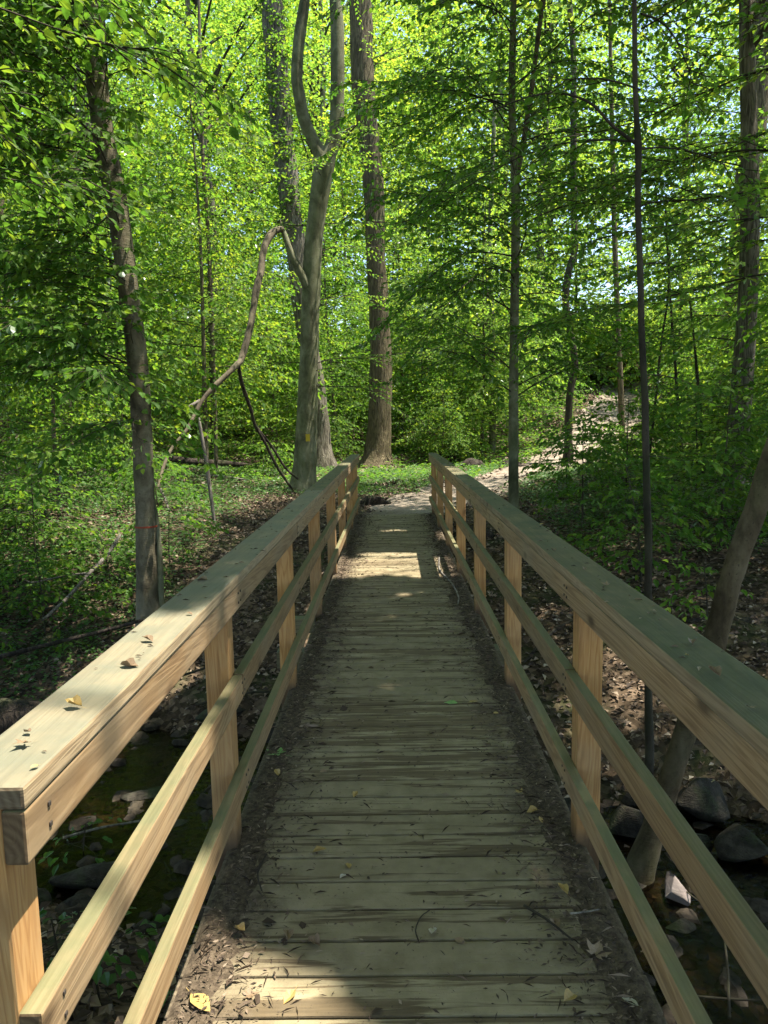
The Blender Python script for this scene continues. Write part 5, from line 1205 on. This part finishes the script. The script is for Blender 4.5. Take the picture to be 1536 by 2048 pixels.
# logs, root clumps
def log(label, pts, mat='log_dark', name='fallen_log', cat='log'):
    return tag(link(name, tube_mesh(name, [pts], 14, 0.22, 5), M[mat]), label, cat)
log('dark rotting log lying behind the leaning tree on the right bank', [(2.45, 7.75, -0.72, 0.10), (3.1, 7.6, -0.66, 0.15), (3.9, 7.45, -0.64, 0.17), (4.8, 7.2, -0.62, 0.16), (5.6, 7.0, -0.55, 0.12)])
log('dark sodden log at the left edge of the stream', [(-4.6, 6.3, -1.12, 0.12), (-3.8, 6.5, -1.08, 0.16), (-3.0, 6.55, -1.12, 0.12), (-2.6, 6.5, -1.18, 0.06)])
log('long dark fallen log in the woods left of the forked tree', [(-8.5, 23.5, 0.72, 0.10), (-6.8, 23.0, 0.52, 0.12), (-5.3, 23.2, 0.38, 0.1), (-4.2, 23.0, 0.26, 0.06)])
def blob(name, sx, sy, sz, seed, sub=3, amp=0.3, flat=0.0, mat='rock', faceted=0.0):
    bm = bmesh.new(); bmesh.ops.create_icosphere(bm, subdivisions=sub, radius=1.0)
    for v in bm.verts:
        c = v.co.normalized()
        d = 1 + amp * mnoise.noise(c * 1.3 + Vector((seed * 3.7, seed, 0))) + amp * 0.35 * mnoise.noise(c * 3.6 + Vector((seed, 7, seed))) + amp * 0.22 * mnoise.noise(c * 9 + Vector((seed, 7, seed)))
        q = c * d
        if faceted:
            for k in range(10):
                a = Vector((math.sin(seed * 9 + k * 2.4), math.cos(seed * 5 + k * 1.7), math.sin(k * 3.1 + seed))).normalized()
                h = q.dot(a); lim = 0.60 + 0.14 * math.sin(k * 2 + seed)
                if h > lim: q -= a * (h - lim) * faceted
        v.co = Vector((q.x * sx, q.y * sy, q.z * sz))
    me = bpy.data.meshes.new(name); bm.to_mesh(me); bm.free()
    for p in me.polygons: p.use_smooth = True
    me.materials.append(M[mat]); return me
def rock(label, x, y, z, sx, sy, sz, rz, seed, mat='rock', fac=0.85, group='stones in the stream and on its banks'):
    o = link('rock', blob('rock', sx, sy, sz, seed, 4, 0.22, mat=mat, faceted=fac), None, None, (x, y, z), (rng.uniform(-.12, .12), rng.uniform(-.12, .12), rz))
    return tag(o, label, 'rock', group)
rock('big flat-topped dark boulder behind the second right post', 2.15, 7.15, -0.93, 0.36, 0.26, 0.17, 0.2, 1)
rock('wide dark slab left of the big flat-topped boulder', 1.45, 7.05, -1.03, 0.42, 0.24, 0.13, -0.15, 2)
rock('dark boulder in front of the big flat-topped boulder', 2.15, 6.55, -1.12, 0.34, 0.22, 0.14, 0.3, 3)
rock('broad leaf-strewn boulder right of the leaning tree foot', 2.22, 5.15, -1.22, 0.27, 0.22, 0.16, 0.4, 4)
rock('rounded wet boulder standing at the right water edge', 2.28, 4.62, -1.28, 0.20, 0.16, 0.20, 0.1, 5)
rock('angular dark stone left of the rounded wet boulder', 1.98, 4.72, -1.34, 0.16, 0.14, 0.14, 0.9, 6)
rock('pale pink wedge-shaped stone lying sunlit in the stream', 1.68, 4.22, -1.31, 0.085, 0.14, 0.10, 0.3, 7, 'rock_pale', 1.0)
rock('wet grey stone left of the pale pink stone', 1.44, 4.30, -1.35, 0.09, 0.08, 0.05, 0.5, 8)
rock('small black wet stone in front of the pale pink stone', 1.62, 3.92, -1.35, 0.12, 0.06, 0.05, 0.1, 9)
rock('mossy dark stone behind the foot of the leaning tree', 1.62, 4.95, -1.30, 0.20, 0.16, 0.18, 0.2, 10)
rock('tall narrow dark stone against the second right post', 1.30, 5.1, -1.30, 0.16, 0.14, 0.18, 0.8, 11)
rock('low broad stone at the near right bank', 1.95, 2.85, -1.22, 0.22, 0.16, 0.09, 0.2, 12)
rock('dark stone under leaves beyond the thin stem', 2.55, 6.35, -1.10, 0.26, 0.20, 0.16, 0.2, 13)
rock('green-mossed boulder at the right edge below the log', 3.7, 7.0, -0.85, 0.30, 0.25, 0.2, 0.2, 14)
rock('flat grey slab on the right litter above the log', 4.75, 9.2, -0.33, 0.35, 0.2, 0.07, 0.1, 15)
rock('dark stone in the litter beside the fourth right post', 1.65, 9.9, -0.45, 0.2, 0.15, 0.1, 0.3, 16)
rock('dark stone in the bank under the fifth right post', 1.2, 8.6, -0.68, 0.2, 0.14, 0.1, 0.3, 17)
rock('long smooth dark stone lying across the left stream edge', -2.02, 4.42, -1.31, 0.30, 0.115, 0.09, 0.35, 18, fac=0.5)
rock('round dark stone at the end of the long smooth stone', -2.30, 4.18, -1.34, 0.13, 0.10, 0.09, 0.0, 19, fac=0.4)
rock('greenish round stone below the long smooth stone', -2.02, 4.12, -1.34, 0.13, 0.11, 0.09, 0.0, 20, fac=0.4)
rock('oval dark pebble stone below the greenish round stone', -2.06, 3.92, -1.37, 0.11, 0.06, 0.05, 0.3, 21, fac=0.3)
rock('bluish flat stone beside the oval dark stone', -1.94, 3.80, -1.38, 0.10, 0.08, 0.04, 0.9, 22, fac=0.8)
rock('orange-brown stone showing in midstream', -1.70, 5.10, -1.37, 0.13, 0.07, 0.05, 0.3, 23, 'rock', 0.4)
rock('wet grey stone in the riffle under the left top rail', -2.05, 5.55, -1.36, 0.22, 0.10, 0.07, 0.5, 24, fac=0.5)
rock('dark stone midstream beside the orange-brown stone', -1.78, 4.78, -1.37, 0.16, 0.09, 0.07, 0.2, 25, fac=0.5)
rock('small dark stone in the current', -1.50, 5.25, -1.37, 0.09, 0.06, 0.05, 0.2, 26, fac=0.5)
rock('rounded dark stone near the left bank plants', -1.28, 3.35, -1.32, 0.14, 0.12, 0.10, 0.2, 27, fac=0.5)
rock('flat brown rock at the foot of the near left bank', -0.95, 2.85, -1.10, 0.18, 0.12, 0.09, 0.4, 28, fac=0.9)
rock('dark stone deep below the middle left rail', -1.30, 4.3, -1.36, 0.18, 0.12, 0.08, 0.2, 29, fac=0.5)
rock('dark boulder half buried in the far left bank', -1.7, 6.6, -1.12, 0.24, 0.15, 0.13, 0.2, 30, fac=0.8)
rock('leaf-covered stone on the far left bank', -1.2, 6.35, -1.2, 0.2, 0.14, 0.1, 0.2, 31, fac=0.8)
def leaves_on_stones():
    P_, D_, N_, L_ = [], [], [], []
    for x, y, z, sx, sy, sz in ((2.15, 7.15, -.93, .36, .26, .17), (1.45, 7.05, -1.03, .42, .24, .13), (2.15, 6.55, -1.12, .34, .22, .14), (2.22, 5.15, -1.22, .27, .22, .16), (2.55, 6.35, -1.1, .26, .2, .16), (-1.7, 6.6, -1.12, .24, .15, .13), (-1.2, 6.35, -1.2, .2, .14, .1), (3.7, 7.0, -.85, .3, .25, .2), (1.3, 5.1, -1.3, .16, .14, .18)):
        for k in range(16):
            a_ = rng.uniform(0, 6.28); r_ = 0.6 * math.sqrt(rng.random())
            P_.append((x + sx * r_ * math.cos(a_), y + sy * r_ * math.sin(a_), z + sz * (0.74 - 0.25 * r_) + 0.012)); a_ = rng.uniform(0, 6.28)
            D_.append((math.cos(a_), math.sin(a_), 0.0)); N_.append((rng.normal(0, .3), rng.normal(0, .3), 1)); L_.append(rng.uniform(0.03, 0.075))
    return leaf_mesh('leaves_on_stones', np.array(P_), np.array(D_), np.array(N_), np.array(L_), 0.6, False, 0.15)
tag(link('leaves_on_stones', leaves_on_stones(), M['dead']), kind='stuff')
# smaller stones nobody would count
def pebbles(n=1700):
    VV = []; FF = []; b = 0
    bm = bmesh.new(); bmesh.ops.create_icosphere(bm, subdivisions=2, radius=1.0)
    base = np.array([v.co[:] for v in bm.verts]); fc = np.array([[v.index for v in f.verts] for f in bm.faces]); bm.free()
    for k in range(n):
        x = rng.uniform(-4.5, 4.5); o = rng.uniform(-1.35, 1.35); y = 4.65 + float(np.clip(-0.35 * x, -1.6, 1.6)) + o
        s = 0.012 + 0.095 * rng.random() ** 2.4
        z = max(-1.39, float(ground_z(x, y))) + s * 0.1
        sc3 = np.array([rng.uniform(.8, 1.5), rng.uniform(.7, 1.1), rng.uniform(.45, .8)]) * s
        a = rng.uniform(0, 3.14); c, d = math.cos(a), math.sin(a)
        v = base * (1 + 0.13 * rng.normal(0, 1, (len(base), 1))) * sc3
        v = np.stack([v[:, 0] * c - v[:, 1] * d + x, v[:, 0] * d + v[:, 1] * c + y, v[:, 2] + z], 1)
        VV.append(v); FF.append(fc + b); b += len(base)
    return np_mesh('pebbles', np.vstack(VV), np.vstack(FF), False)
tag(link('pebbles', pebbles(), M['pebble']), kind='stuff')
def clump(name, label, cat, x, y, s, seed, mat='log_dark'):
    z = float(ground_z(x, y)); t = thing(name, label, cat, (x, y, z))
    put(link('stump', blob('stump', s, s * 0.6, s * 0.5, seed, 3, 0.6, mat=mat)), t).location = (0, 0, s * 0.15)
    rts = []
    for k in range(9):
        a = rng.uniform(0, 6.283); l = s * rng.uniform(1.0, 1.9)
        rts.append([(0, 0, s * 0.3, s * 0.10), (math.cos(a) * l * 0.5, math.sin(a) * l * 0.4, s * rng.uniform(0.2, 0.6), s * 0.06), (math.cos(a) * l, math.sin(a) * l * 0.7, -0.03, s * 0.03)])
    o = link('roots', tube_mesh('roots', rts, 6, 0.15, 3), M[mat], t)
    return t
clump('root_clump', 'dark mossy root clump on the ground just past the left end of the bridge', 'root clump', -0.42, 14.4, 0.27, 3)
clump('root_clump', 'dark upturned root clump beside the path beyond the right handrail end', 'root clump', 2.6, 24.0, 0.42, 5)
clump('root_clump', 'smaller dark root clump right at the bend of the dirt path', 'root clump', 3.9, 24.5, 0.35, 8)
clump('tree_stump', 'dark stump hidden in foliage behind the far right handrail end', 'stump', 1.9, 27.0, 0.5, 9)
clump('root_clump', 'dark root clump under the fourth right post', 'root clump', 1.25, 11.2, 0.25, 11)
